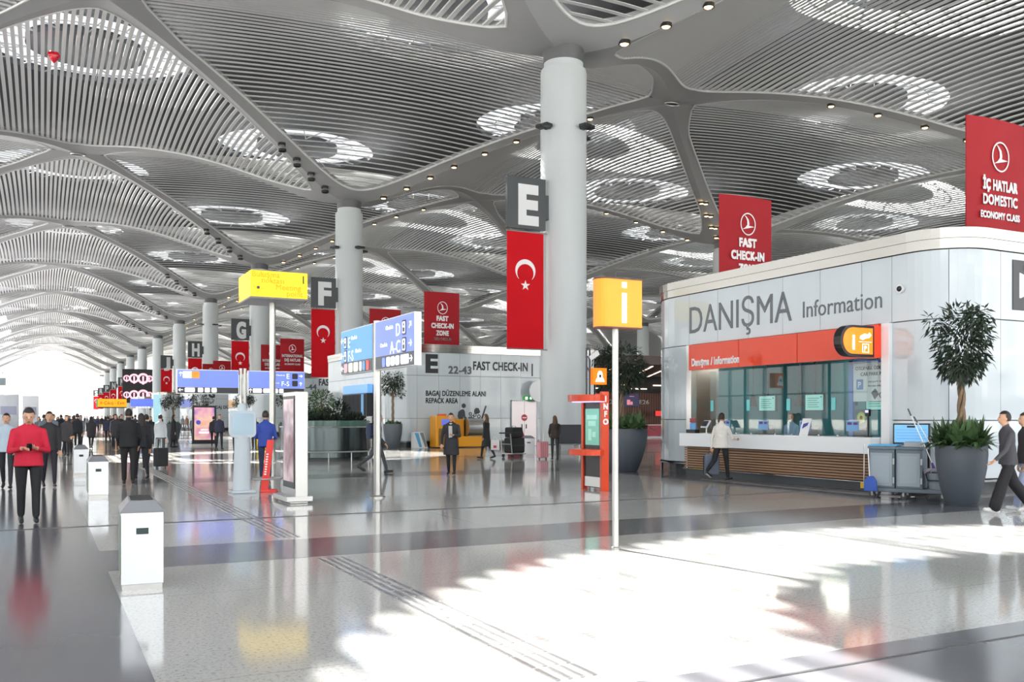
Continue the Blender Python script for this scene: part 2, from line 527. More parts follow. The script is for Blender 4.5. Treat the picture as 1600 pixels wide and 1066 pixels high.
def bars(oa, ob, ia, ib):
    mb = MB(); n = 26
    for i in range(n):
        a, b = 2 * PI * i / n, 2 * PI * (i + (.5 if i % 2 else -.5)) / n
        mb.tube([(oa * math.cos(a), ob * math.sin(a), ROOFZ + .1), (ia * math.cos(b), ib * math.sin(b), ROOFZ + .1)], .055, 5, False)
    m_ = [((oa + ia) / 2 * math.cos(2 * PI * i / 40), (ob + ib) / 2 * math.sin(2 * PI * i / 40), ROOFZ + .1) for i in range(41)]
    mb.tube(m_, .05, 5, False)
    return mb
RXT = 11.6
me_rt = roof_tile(RXT, HY / 2, OA, OB, IA, IB).mesh('ceiling_roof', ROOFM)
pl = MB(); pl.add([(-(HX - RXT), -HY / 2, ROOFZ), (HX - RXT, -HY / 2, ROOFZ), (HX - RXT, HY / 2, ROOFZ), (-(HX - RXT), HY / 2, ROOFZ)], [(0, 3, 2, 1)])
me_pl = pl.mesh('ceiling_roof', ROOFM)
me_bar = bars(OA, OB, IA, IB).mesh('ceiling_skylight_bar', mat('skylight_bar', (150, 150, 150), .5))
sg = MB(); N_ = 48; vs_ = []; fs_g = []
for i in range(N_):
    a_ = 2 * PI * i / N_; vs_ += [(OA * math.cos(a_), OB * math.sin(a_), ROOFZ + .3), (IA * math.cos(a_), IB * math.sin(a_), ROOFZ + .3)]
    j = (i + 1) % N_; fs_g.append((i * 2, j * 2, j * 2 + 1, i * 2 + 1))
sg.add(vs_, fs_g)
me_sg = sg.mesh('ceiling_skylight_dim_glass', glass_mat('skylight_dim_glass', (.60, .62, .64)))  # grey-tinted pane added to dim the sky through each ring
for x, y in XL + YL:
    place(me_sg, 'ceiling_skylight_dim_glass', x, y)
    place(me_rt, 'ceiling_roof', x, y); place(me_bar, 'ceiling_skylight_bar', x, y); place(me_pl, 'ceiling_roof', x + HX, y)

# glazed facades: bare mullions and transoms, bright sky outside
MULL = mat('mullion_white', (205, 208, 210), .4)
fw = MB()
for i in range(0, 160):
    y = -36 + i * 3.0
    fw.box(-40.2, y - .09, 0, -39.8, y + .09, 30)
for z in (4.2, 8.4, 12.6, 16.8, 21.0, 25.2, 29): fw.box(-40.1, -38, z - .07, -39.9, ENDY, z + .07)
struct('wall_left', fw, MULL)
fw = MB()
for i in range(0, 50): fw.box(-40 + i * 3 - .08, -37.2, 0, -40 + i * 3 + .08, -36.8, 30)
for z in (4.2, 8.4, 12.6, 16.8, 21.0, 25.2, 29): fw.box(-40, -37.1, z - .07, 108, -36.9, z + .07)
struct('wall_back', fw, MULL)
fw = MB()
fw.box(146, -38, 0, 146.6, ENDY, 30)
struct('wall_right', fw, mat('wall_right_grey', (128, 130, 131), .6))
fw = MB()
for x0, x1 in ((-60, -16.6), (25, 106)):
    fw.box(x0, ENDY, 0, x1, ENDY + .5, 5.2); fw.box(x0, ENDY, 17, x1, ENDY + .5, 30)
    for i in range(int((x1 - x0) / 4)): fw.box(x0 + 4 * i, ENDY, 5.2, x0 + 4 * i + .25, ENDY + .3, 17)
n = 24
for i in range(n):
    x0 = -17.2 + 40.4 * i / n; x1 = -17.2 + 40.4 * (i + 1) / n
    z = zrib(1 - abs((x0 + x1) / 2 - 3) / HX) - .3
    fw.box(x0, ENDY, z, x1, ENDY + .5, 30)
for x in (-14.5, 20.5): fw.box(x - .25, ENDY, 0, x + .25, ENDY + .5, 21)
struct('wall_far', fw, mat('wall_far_white', (222, 224, 224), .5))

# columns
cm = MB()
cm.lathe([(1.15, 0), (1.15, 18.75), (1.12, 18.9), (.98, 18.92), (.98, 19.95)], seg=48, caps=False)
cm.lathe([(1.17, .02), (1.17, .16)], seg=48, caps=False)
for z in (4.7, 9.4, 14.1): cm.lathe([(1.153, z), (1.153, z + .012)], seg=48, caps=False)
me_c = cm.mesh('column', COLUMN, smooth=True)
cr = MB(); cr.lathe([(.985, 19.25), (1.0, 19.27), (1.0, 19.6), (1.06, 19.9)], seg=40, caps=False)
me_cr = cr.mesh('column_collar', mat('collar_grey', (84, 86, 88), .5), smooth=True)
COLS = [(X0C + SX * i, Y0C + SY * k) for i, ks in ((0, range(0, 12)), (1, range(0, 12)), (-1, range(4, 12)), (2, range(1, 9)), (3, range(1, 7))) for k in ks]
for x, y in COLS:
    if True:
        c_ = bpy.data.objects.new('column', me_c); COL.objects.link(c_); c_.location = (x, y, 0); c_['kind'] = 'structure'
        k_ = bpy.data.objects.new('column_collar', me_cr); COL.objects.link(k_); k_.parent = c_

# oval node fittings where four ribs meet
nv = MB(); n_ = 28
for k in range(n_):
    pass
nv.tube([(.62 * math.cos(2 * PI * k / n_), .34 * math.sin(2 * PI * k / n_), 0) for k in range(n_ + 1)], .07, 8, False)
nvp = MB(); nvp.prism([(.6 * math.cos(2 * PI * k / n_), .32 * math.sin(2 * PI * k / n_)) for k in range(n_)], (0, 0, .03), (1, 0, 0), (0, 1, 0), .03)
nvt = None
for (x, y, lab) in ((43.4, 57.8, 'oval ceiling fitting at the grey rib crossing right of the nearest column'),
                    (3.0, 93.8, 'oval ceiling fitting at the nearest rib crossing over the concourse'),
                    (3.0, 129.8, 'oval ceiling fitting at the second rib crossing over the concourse')):
    if nvt is None:
        nvt = thing('ceiling_fitting', lab, 'ceiling fitting', (x, y, ZN - .05), 0, 'oval fittings at the rib crossings')
        nv.build('rim', STEEL, nvt, smooth=True); nvp.build('grille', CHAR, nvt)
    else: dup(nvt, (x, y, ZN - .05), 0, lab)

# spotlights along the ribs
WARM = mat('warm_lamp', (255, 214, 156), .4, emit=5)
def spot(lit):
    t = thing('spotlight', 'x', 'spotlight', (0, 0, 0), 0, 'warm spotlights along the ribs' if lit else 'unlit round spotlights along the ribs')
    a = MB(); a.lathe([(.3, .14), (.3, -.04), (.25, -.05), (.25, .06)], seg=18, caps=False); a.build('housing', BLACK, t, smooth=True)
    b = MB(); b.lathe([(.25, .03), (.16, -.07), (.02, -.08)] if lit else [(.25, .05), (.02, .05)], seg=14); b.build('lens', WARM if lit else CHAR, t)
    return t
LET = 'EFGHJKLMNPRS'
ORD = ['first', 'second', 'third', 'fourth', 'fifth', 'sixth', 'seventh', 'eighth', 'ninth', 'tenth']
lit0 = spot(True); dark0 = spot(False); used = {True: False, False: False}
def put_spot(lit, p, lab):
    src = lit0 if lit else dark0
    if not used[lit]:
        src.location = p; src['label'] = lab; used[lit] = True; return
    dup(src, p, 0, lab)
def ribpt(cx, cyy, sx, sy, t, off=0):
    return (cx + sx * HX * t + (off if True else 0), cyy + sy * HY * sfun(t), zrib(t) - .02)
for k in range(1, 6):
    for j, t in enumerate((.13, .20, .27, .34)):
        for m_, o_ in enumerate((-.24, .24)):
            put_spot(False, ribpt(X0C, Y0C + SY * k, -1, -1, t + (.016 if m_ else -.016), o_),
                     'unlit round spotlight, %s of the %s pair up the concourse rib from the %s column' % (('outer', 'inner')[m_], ORD[j], ORD[k]))
for k in range(0, 6):
    for j, t in enumerate((.12, .2, .28, .36, .46, .56, .66, .78)):
        put_spot(True, ribpt(X0C, Y0C + SY * k, 1, -1, t, 0), 'warm lit spotlight, %s up the right-hand rib from the %s column' % (ORD[j], ORD[k]))
for k in range(0, 2):
    for j, t in enumerate((.1, .18, .26, .34)):
        for m_, o_ in enumerate((-.26, .26)):
            put_spot(True, ribpt(X0C + SX, Y0C + SY * (k + 1), -1, -1, t, o_), 'warm lit spotlight, %s of the %s pair up the rib behind the %s red banner' % (('outer', 'inner')[m_], ORD[j], ('right', 'middle')[k]))
    for j, t in enumerate((.15, .25, .36, .48, .6)):
        put_spot(True, ribpt(X0C + SX, Y0C + SY * k, -1, 1, t, 0), 'warm lit spotlight, %s along the rib %s' % (ORD[j], ('running to the right picture edge', 'far behind the orange sign box')[k]))

# floodlights on the column shafts
fm = None
for k in range(0, 4):
    for j, (a, w) in enumerate(((-70, 'front right'), (-160, 'left'), (20, 'right'))):
        lab = 'small black floodlight on the %s of the %s column shaft' % (w, ORD[k]) if k else 'small black floodlight on the %s of the big near column' % w
        p = (X0C + 1.24 * math.cos(R(a)), Y0C + SY * k + 1.24 * math.sin(R(a)), 15.75)
        if fm is None:
            fm = thing('floodlight', lab, 'floodlight', p, R(a), 'floodlights on the columns')
            b_ = MB(); b_.cbox(.25, -.2, .1, .42, .36, .16); b_.cbox(.25, .2, .1, .42, .36, .16); b_.build('lamp_head', BLACK, fm, bevel=.02)
            b_ = MB(); b_.cbox(0, 0, .06, .16, .3, .12); b_.build('bracket', CHAR, fm)
        else: dup(fm, p, R(a), lab)
# ------------------------------------------------------------------ check-in island pavilions
def rounded_path(x0, y0, x1, y1, r):
    """anticlockwise outline of a rounded rectangle seen from above, starting mid left side going down"""
    pts = []
    for cx, cy_, a in ((x0 + r, y0 + r, PI), (x1 - r, y0 + r, 1.5 * PI), (x1 - r, y1 - r, 0), (x0 + r, y1 - r, PI / 2)):
        pts += [(cx + r * math.cos(a + PI / 2 * k / 8), cy_ + r * math.sin(a + PI / 2 * k / 8)) for k in range(9)]
    return pts
def resample(pts, step):
    out = [pts[0]]
    for a, b in zip(pts, pts[1:]):
        d = math.dist(a, b); n = max(1, round(d / step))
        out += [(a[0] + (b[0] - a[0]) * k / n, a[1] + (b[1] - a[1]) * k / n) for k in range(1, n + 1)]
    return out
def strip(mb, pts, z0, z1, th=.12, off=0):
    """wall of thickness th along an open path; outside is to the right of travel"""
    n = len(pts); vs = []
    for i in range(n):
        a = Vector(pts[max(i - 1, 0)]); b = Vector(pts[min(i + 1, n - 1)]); t = (b - a).normalized(); nn = Vector((t.y, -t.x))
        p = Vector(pts[i]); o = p + nn * off; q = p + nn * (off - th)
        vs += [(o.x, o.y, z0), (o.x, o.y, z1), (q.x, q.y, z1), (q.x, q.y, z0)]
    fs = []
    for i in range(n - 1):
        a, b = i * 4, i * 4 + 4
        fs += [(a, b, b + 1, a + 1), (a + 1, b + 1, b + 2, a + 2), (a + 2, b + 2, b + 3, a + 3), (a + 3, b + 3, b, a)]
    fs += [(0, 1, 2, 3), ((n - 1) * 4 + 3, (n - 1) * 4 + 2, (n - 1) * 4 + 1, (n - 1) * 4)]
    mb.add(vs, fs)
def tiles(mb, pts, z0, z1, seam=1.25, gap=.012):
    """glass panels along the path: the path is cut at every seam length"""
    cur = [pts[0]]; acc = 0
    def emit(c):
        if len(c) > 1:
            c = list(c); a, b = Vector(c[-2]), Vector(c[-1]); d = (b - a).length
            if d > gap * 2: c[-1] = tuple(b - (b - a).normalized() * gap)
            strip(mb, c, z0, z1, .05)
    for a, b in zip(pts, pts[1:]):
        cur.append(b); acc += math.dist(a, b)
        if acc >= seam: emit(cur); cur = [b]; acc = 0
    emit(cur)
ZB = (.35, 1.58, 3.72, 5.18)
COPING = mat('coping_steel', (168, 166, 160), .14, 1)
def pavilion(name, label, paths, x1, y0, y1, full=True, top=True):
    t = thing(name, label, 'pavilion')
    w = MB(); back = MB(); cp = MB()
    for pts, zs in paths:
        p = resample(pts, .42)
        for a, b in zip(zs, zs[1:]):
            tiles(w, p, a + .012, b - .012)
        strip(back, p, zs[0], zs[-1], .08, -.052)
        if zs[0] < 1:
            pl = MB(); rl = MB()
            strip(pl, p, 0, .35, .1, -.25)
            strip(rl, p, .29, .335, .30, .04)
            for q in p[::8]:
                rl.cbox(q[0], q[1], .15, .06, .06, .29)
            pl.build('plinth', CHAR, t); rl.build('bumper_rail', STEELD, t)
    w.build('wall_panel', WALLGLASS, t); back.build('wall_core', JOINT, t)
    return t, cp
def coping(t, pts):
    cp = MB(); p = resample(pts, .3)
    strip(cp, p, 5.19, 5.40, .3, .03); strip(cp, p, 5.405, 5.62, .3, .05)
    cp.build('coping', COPING, t)

# information pavilion: facade at X = 16.6 with the desk opening, round corner towards the camera
r1, r2 = 1.1, 2.0
def arc(cx, cyy, r, a0, a1, n=10): return [(cx + r * math.cos(R(a0 + (a1 - a0) * k / n)), cyy + r * math.sin(R(a0 + (a1 - a0) * k / n))) for k in range(n + 1)]
pA = [(16.6, 14.2)] + arc(17.7, 13.8, r1, 180, 270) + [(30, 12.7)]
pB = arc(18.6, 22.0, r2, 90, 180)[::1]; pB = [(30, 24.0)] + pB + [(16.6, 21.3)]
pC = [(16.6, 21.3), (16.6, 14.2)]
full = pB + pC + pA
info, _ = pavilion('information_pavilion', 'white glass information pavilion with steel coping and rounded corners under two red banners',
                   [(pA, ZB), (pB, ZB), (pC, ZB[2:])], 30, 12.7, 24)
coping(info, pB + pC[1:] + pA[1:])
rf = MB(); rf.box(17.6, 13.6, 5.1, 30, 23.4, 5.2); rf.build('roof_deck', mat('roof_deck', (170, 170, 168), .7), info)
# interior of the desk
TEAL = mat('teal_wall', (62, 128, 140), .35)
TEALD = mat('teal_wall_shaded', (40, 84, 92), .35)  # wall teal darkened: recess shade painted on a raised slab
BATTEN = mat('oak_batten', (178, 124, 76), .5, noise=.15, nscale=6)
ib = MB(); ib.box(21.2, 14.0, 0, 21.4, 22.2, 3.4)
ib.box(16.9, 21.6, 0, 21.2, 21.8, 3.4)
ib.build('back_wall', TEAL, info)
ib = MB(); ib.box(21.05, 16.9, .1, 21.2, 17.9, 2.75); ib.build('recess_shade', TEALD, info)
ib = MB(); ib.box(21.12, 14.2, 0, 21.2, 16.4, 3.3); ib.box(16.9, 14.0, 0, 21.2, 14.2, 3.4); ib.build('batten_backing', mat('batten_dark', (58, 40, 28), .7), info)
ib = MB()
for k in range(24): ib.box(21.06, 14.25 + k * .09, 0, 21.12, 14.25 + k * .09 + .055, 3.3)
for k in range(44): ib.box(17.0 + k * .092, 14.2, 0, 17.0 + k * .092 + .058, 14.26, 3.3)
ib.build('wood_batten_wall', BATTEN, info)
ib = MB(); ib.box(16.7, 14.0, 3.32, 21.4, 21.8, 3.42); ib.build('desk_ceiling', mat('desk_ceiling', (182, 184, 182), .6), info)
for (x, y0, y1) in ((18.2, 19.6, 20.9), (18.6, 16.6, 18.0), (19.6, 15.0, 16.4), (20.2, 18.4, 19.8)):
    l_ = MB(); l_.box(x, y0, 3.28, x + .1, y1, 3.32)
    tag(l_.build('strip_light', mat('strip_lit', (255, 244, 226), .5, emit=26)), 'white strip light in the desk ceiling %s' % {20.9: 'at its left end', 18.0: 'above the middle pendant', 16.4: 'in front of the wood wall', 19.8: 'near the teal back wall'}[y1], 'light', 'strip lights over the information desk')
ib = MB(); ib.box(16.5, 21.1, .0, 16.72, 21.32, 3.72); ib.box(16.72, 21.2, 0, 17.6, 21.32, 3.3); ib.build('jamb', STEEL, info, bevel=.01)
ib = MB(); ib.box(16.5, 14.2, 0, 16.8, 14.42, 3.72); ib.build('jamb', WHITEG, info, bevel=.01)
# red fascia with lettering
fs_ = MB()
for y0, y1 in ((19.02, 21.12), (16.9, 19.0), (14.44, 16.88)): fs_.box(16.44, y0, 2.98, 16.62, y1, 3.70)
fa = fs_.build('fascia', REDGLOSS, info)
text('Danışma / Information', LETTERW, fa, (16.435, 20.98, 3.1), (0, -1), .21, 2.0, bold=.035, name='lettering')
text('DANIŞMA', LETTERG, info, (16.595, 21.28, 4.05), (0, -1), .8, 4.05)
text('Information', LETTERG, info, (16.595, 16.85, 4.08), (0, -1), .42, 2.38)
text('D', LETTERD, info, (18.5, 12.69, 4.02), (1, 0), 1.0, .8, bold=.05)
# security camera
sc_ = thing('security_camera', 'small white dome camera on the white glass right of the word Information', 'camera', (16.59, 13.96, 4.43))
b_ = MB(); b_.lathe([(.09, 0), (.09, .05)], seg=18); o_ = b_.build('mount', WHITEG, sc_, smooth=True); o_.rotation_euler = (0, R(-90), 0)
b_ = MB(); b_.ell((-.05, 0, 0), .06, .06, .06); b_.build('dome', BLACK, sc_, smooth=True)

# projecting lit information sign
bs = thing('blade_sign', 'rounded orange lit sign with i and P at the red band\'s right end', 'sign', (0, 0, 0))
poly = [(15.62 - .34 * math.sin(PI * k / 12), 3.31 + .34 * math.cos(PI * k / 12)) for k in range(13)] + [(16.30, 2.97), (16.30, 3.65)]
b_ = MB(); b_.prism([(x, z) for x, z in poly], (0, 14.62, 0), (1, 0, 0), (0, 0, 1), .2); b_.build('case', BLACK, bs)
poly2 = [(15.64 - .285 * math.sin(PI * k / 12), 3.31 + .285 * math.cos(PI * k / 12)) for k in range(13)] + [(16.24, 3.025), (16.24, 3.595)]
b_ = MB(); b_.prism(poly2, (0, 14.42, 0), (1, 0, 0), (0, 0, 1), .012); b_.build('face', mat('blade_orange', (255, 132, 16), .3, emit=.75), bs)
b_ = MB(); b_.box(16.30, 14.42, 2.96, 16.5, 14.66, 3.66); b_.build('red_mount', mat('blade_red', (230, 58, 18), .3, emit=.35), bs)
text('i', WHITELIT, bs, (15.66, 14.41, 3.13), (1, 0), .33, None, bold=.03, align='c')
b_ = MB(); b_.prism([(15.84, 3.36), (15.86, 3.42), (15.98, 3.47), (16.1, 3.46), (16.13, 3.5), (16.19, 3.44), (16.12, 3.38), (16.0, 3.36), (15.93, 3.33)], (0, 14.408, 0), (1, 0, 0), (0, 0, 1), .01)
b_.box(15.82, 14.40, 3.285, 16.2, 14.41, 3.295); b_.build('hand_symbol', WHITELIT, bs)
b_ = MB()
for a in ((15.92, 3.06, 15.935, 3.25), (16.10, 3.06, 16.115, 3.25), (15.92, 3.06, 16.115, 3.075), (15.92, 3.235, 16.115, 3.25)): b_.box(a[0], 14.40, a[1], a[2], 14.41, a[3])
b_.build('parking_symbol', WHITELIT, bs)
text('P', WHITELIT, bs, (16.018, 14.41, 3.1), (1, 0), .11, None, bold=.02, align='c')

# the counter
ct = thing('information_counter', 'long counter with white top band and horizontal wood slats below', 'counter', (16.55, 14.4, 0))
b_ = MB(); b_.box(-.35, .04, .83, .55, 6.85, 1.2); b_.build('counter_top', mat('counter_white', (236, 240, 242), .18), ct, bevel=.012)
b_ = MB(); b_.box(-.10, .1, 0, .3, 6.8, .83); b_.build('counter_body', mat('counter_body', (52, 44, 40), .6), ct)
b_ = MB()
for k in range(9): b_.box(-.17, .06, .235 + k * .066, -.1, 6.84, .235 + k * .066 + .042)
b_.build('wood_slat_front', mat('slat_wood', (150, 116, 86), .5, noise=.15, nscale=5, stretch=(1, .2, 4)), ct)
b_ = MB(); b_.box(-.12, .08, 0, -.1, 6.82, .2); b_.build('kick_plate', CHAR, ct)
b_ = MB(); b_.tube([(-.22, .05, .2), (-.22, 6.85, .2)], .014, 8)
for k in range(5): b_.cbox(-.17, .3 + k * 1.55, .2, .1, .04, .02)
b_.build('foot_rail', CHROME, ct)

# glass screens standing on the counter
GLASS = glass_mat('clear_glass', (.90, .96, .96))
gs0 = None
STK = mat('sticker_teal', (120, 212, 214), .5); STKB = mat('sticker_blue', (120, 170, 220), .5)
for k, (y, lab) in enumerate(((20.1, 'leftmost clear glass screen on the counter'), (18.6, 'second clear glass screen on the counter, behind the white shirt'),
                              (17.1, 'third clear glass screen, in front of the clerk'), (15.6, 'rightmost clear glass screen before the wood wall'))):
    lab += ', with a small teal sticker'
    if gs0 is None:
        gs0 = thing('glass_screen', lab, 'glass screen', (16.95, y, 1.2), 0, 'glass screens on the counter')
        b_ = MB(); b_.box(0, -.7, .02, .012, .7, 1.75); b_.build('pane', GLASS, gs0)
        b_ = MB(); b_.cbox(.006, -.45, .012, .1, .05, .024); b_.cbox(.006, .45, .012, .1, .05, .024); b_.build('foot', STEEL, gs0)
        b_ = MB(); b_.box(-.004, .55, .62, 0, .68, .92); b_.build('sticker', STK, gs0)
        b_ = MB(); b_.box(-.004, -.15, .12, 0, .22, .36); st_ = b_.build('notice', STKB, gs0)
        b_ = MB(); b_.box(-.007, -.12, .27, -.004, .0, .33); b_.box(-.007, .05, .27, -.004, .18, .33); b_.build('notice_mark', mat('mark_violet', (96, 50, 110), .5), st_)
    else: dup(gs0, (16.95, y, 1.2), 0, lab)
# pendants
pd0 = None
for k, (y, lab) in enumerate(((19.75, 'left black pendant lamp hanging over the information counter'), (18.0, 'middle black pendant lamp over the information counter'), (16.2, 'right black pendant lamp over the counter by the wood wall'))):
    if pd0 is None:
        pd0 = thing('pendant_lamp', lab, 'lamp', (17.6, y, 3.3), 0, 'pendant lamps over the information counter')
        b_ = MB(); b_.tube([(0, 0, 0), (0, 0, -1.1)], .012, 6); b_.build('cord', BLACK, pd0)
        b_ = MB(); b_.lathe([(.045, -1.05), (.075, -1.1), (.11, -1.36), (.1, -1.36), (.05, -1.12)], seg=18, caps=False); b_.build('lamp_shade', BLACK, pd0, smooth=True)
    else: dup(pd0, (17.6, y, 3.3), 0, lab)
# hanging screens
hs0 = None
SCRT = mat('screen_teal', (128, 186, 176), .3, emit=.55)
for k, (y, lab) in enumerate(((18.95, 'left hanging screen with pale teal picture over the counter'), (17.25, 'middle hanging screen with pale teal picture over the counter'), (15.3, 'right hanging screen with pale teal picture before the wood wall'))):
    if hs0 is None:
        hs0 = thing('hanging_screen', lab, 'screen', (17.4, y, 3.3), 0, 'hanging screens over the information counter')
        b_ = MB(); b_.tube([(0, 0, 0), (0, 0, -1.1)], .025, 8); b_.build('pole', BLACK, hs0)
        b_ = MB(); b_.box(-.03, -.33, -1.5, .03, .33, -1.06); b_.build('case', BLACK, hs0, bevel=.008)
        b_ = MB(); b_.box(-.034, -.3, -1.475, -.03, .3, -1.085); s_ = b_.build('display', SCRT, hs0)
        b_ = MB()
        for r_ in range(5): b_.box(-.037, -.1 if r_ % 2 else -.16, -1.18 - r_ * .055, -.034, .22, -1.165 - r_ * .055)
        b_.box(-.037, -.26, -1.16, -.034, -.21, -1.12); b_.build('text_line', mat('line_teal', (70, 120, 116), .5), s_)
    else: dup(hs0, (17.4, y, 3.3), 0, lab)
# things on the counter
mo0 = None
for y, lab in ((18.85, 'leftmost black monitor seen from behind on the counter'), (17.3, 'middle black monitor seen from behind below the clerk'), (15.75, 'right wide black monitor seen from behind on the counter')):
    if mo0 is None:
        mo0 = thing('computer_monitor', lab, 'monitor', (17.25, y, .98), 0, 'monitors behind the counter')
        b_ = MB(); b_.box(-.03, -.3, .12, .03, .3, .46); b_.build('case', BLACK, mo0, bevel=.01)
        b_ = MB(); b_.box(-.02, -.04, .0, .02, .04, .2); b_.lathe([(.12, 0), (.12, .02)], seg=16); b_.build('stand', CHAR, mo0)
    else: dup(mo0, (17.25, y, .98), 0, lab)
dk = thing('staff_desk', 'low white staff desk behind the counter', 'desk', (17.12, 14.5, 0))
b_ = MB(); b_.box(0, 0, .94, .7, 6.6, .98); b_.build('desk_top', WHITEG, dk)
b_ = MB(); b_.box(.02, 0, 0, .06, 6.6, .94); b_.build('front_panel', CHAR, dk)
tb = thing('tablet_stand', 'white tablet on a slanted stand at the left end of the counter', 'tablet', (16.45, 20.35, 1.2))
b_ = MB(); b_.lathe([(.08, 0), (.08, .012)], seg=16); b_.tube([(0, 0, 0), (0, 0, .18)], .018, 8); b_.build('stand', WHITEG, tb)
b_ = MB(); b_.prism(rrect(.3, .24, .02), (-.03, 0, .26), (0, -1, 0), (.55, 0, .83), -.02); b_.build('case', WHITEG, tb)
b_ = MB(); b_.prism(rrect(.22, .17, .01), (-.052, 0, .275), (0, -1, 0), (.55, 0, .83), -.004); b_.build('display', CHAR, tb)
kd = thing('notice_stand', 'small stand with red and blue notice beside the white tablet', 'notice stand', (16.45, 20.95, 1.2))
b_ = MB(); b_.box(-.08, -.2, 0, .08, .2, .1); b_.build('base', BLACK, kd)
b_ = MB(); b_.box(-.01, -.13, .1, .01, .13, .28); b_.build('blue_notice', mat('notice_blue', (112, 168, 226), .5), kd)
b_ = MB(); b_.box(-.01, -.13, .3, .01, .13, .42); b_.build('red_notice', mat('notice_red', (140, 60, 70), .5), kd)
pt = thing('card_holder', 'white slanted card with a blue mark on the counter below the clerk', 'card holder', (16.5, 16.75, 1.2))
b_ = MB(); b_.prism([(-.14, 0), (.14, 0), (.14, .44), (-.14, .44)], (0, 0, 0), (0, -1, 0), (.3, 0, .95), -.012); b_.build('card', WHITEG, pt)
b_ = MB(); b_.prism([(-.08, .18), (.07, .26), (.09, .34), (-.07, .3)], (-.014, 0, 0), (0, -1, 0), (.3, 0, .95), -.004); b_.build('blue_mark', mat('mark_blue', (58, 70, 150), .5), pt)
pk = thing('payment_terminal', 'black card terminal with lit display on the right of the counter', 'card terminal', (16.7, 14.95, 1.2))
b_ = MB(); b_.lathe([(.09, 0), (.09, .02)], seg=14); b_.tube([(0, 0, 0), (0, 0, .5)], .02, 8); b_.build('stand', BLACK, pk)
b_ = MB(); b_.cbox(-.01, 0, .55, .06, .12, .16); b_.build('body', BLACK, pk, bevel=.008)
b_ = MB(); b_.box(-.046, -.045, .55, -.04, .045, .61); b_.build('display', mat('term_lit', (190, 190, 255), .4, emit=.9), pk)
ch_ = thing('office_chair', 'black office chair behind the right end of the counter', 'chair', (18.1, 14.95, 0))
b_ = MB(); b_.cbox(0, 0, .5, .48, .48, .08); b_.build('seat', BLACK, ch_, bevel=.03)
b_ = MB(); b_.prism(rrect(.44, .6, .1), (.2, 0, .95), (0, -1, 0), (.12, 0, .99), .05); b_.build('backrest', BLACK, ch_)
b_ = MB(); b_.tube([(0, 0, .46), (0, 0, .08)], .03, 8)
for k in range(5): b_.tube([(0, 0, .1), (.27 * math.cos(k * 1.257), .27 * math.sin(k * 1.257), .05)], .02, 6); b_.ell((.27 * math.cos(k * 1.257), .27 * math.sin(k * 1.257), .03), .03, .03, .03, 8, 6)
b_.build('base', CHAR, ch_)
# car park pay point poster on a blue frame
pp = thing('pay_point_poster', 'white car park pay point poster in a blue frame inside the desk opening', 'poster', (0, 0, 0))
BLUEF = mat('frame_blue', (70, 118, 190), .4)
b_ = MB(); b_.box(17.2, 15.86, 0, 17.28, 15.98, 3.0); b_.box(17.2, 14.3, 2.92, 17.28, 15.98, 3.0); b_.build('frame', BLUEF, pp)
b_ = MB(); b_.box(17.22, 14.3, 2.02, 17.26, 15.86, 2.92); sh = b_.build('sheet', mat('poster_white', (226, 228, 228), .5), pp)
text('OTOPARK ÖDEME NOKTASI', LETTERD, sh, (17.218, 15.78, 2.76), (0, -1), .085, 1.36, bold=.01)
text('CAR PARK PAY POINT', LETTERD, sh, (17.218, 15.08, 2.62), (0, -1), .085, 1.1, bold=.01, align='c')
for y in (15.66, 14.5):
    b_ = MB(); b_.prism(rrect(.2, .24, .02), (17.219, y, 2.42), (0, -1, 0), (0, 0, 1), .004); ps = b_.build('parking_symbol', BLUEF, sh)
    text('P', LETTERW, ps, (17.214, y, 2.35), (0, -1), .14, None, bold=.02, align='c')
for z, s_ in ((2.46, 'otopark ücretinizi'), (2.36, 'buradan ödeyebilirsiniz')):
    text(s_, mat('letter_mid', (130, 134, 138), .5), sh, (17.218, 15.08, z), (0, -1), .05, .66, align='c')
b_ = MB(); b_.prism([(-.12, .1), (.0, .2), (.1, .06), (-.02, -.06)], (17.218, 15.2, 2.12), (0, -1, 0), (0, 0, 1), .004); b_.build('card_symbol', LETTERD, sh)
b_ = MB(); ring(b_, (17.218, 14.98, 2.16), (0, -1, 0), (0, 0, 1), .07, .085, .004, 16, 1.3); b_.build('hand_symbol', LETTERD, sh)
sf = MB(); sf.prism(rrect(.34, .42, .01), (17.21, 15.6, 1.62), (0, -1, 0), (0, 0, 1), .01)
sl_ = sf.build('symbol_card', mat('card_darkgreen', (54, 66, 58), .5)); tag(sl_, 'dark card with a round green and yellow emblem below the pay point poster', 'card')
b_ = MB(); ring(b_, (17.199, 15.6, 1.64), (0, -1, 0), (0, 0, 1), .09, .13, .003, 20); b_.build('green_ring', mat('emblem_green', (150, 190, 110), .5), sl_)
b_ = MB(); ring(b_, (17.199, 15.6, 1.64), (0, -1, 0), (0, 0, 1), .045, .09, .003, 20); b_.build('yellow_ring', mat('emblem_yellow', (236, 200, 60), .5), sl_)
b_ = MB(); b_.prism(circ(.045, 16), (17.199, 15.6, 1.64), (0, -1, 0), (0, 0, 1), .003); b_.build('dark_centre', BLACK, sl_)
tag(text('elele', LETTERD, None, (20.95, 16.1, 2.0), (0, -1), .4, .9, name='script_lettering'), 'dark handwritten style lettering on the wood batten wall', 'lettering')

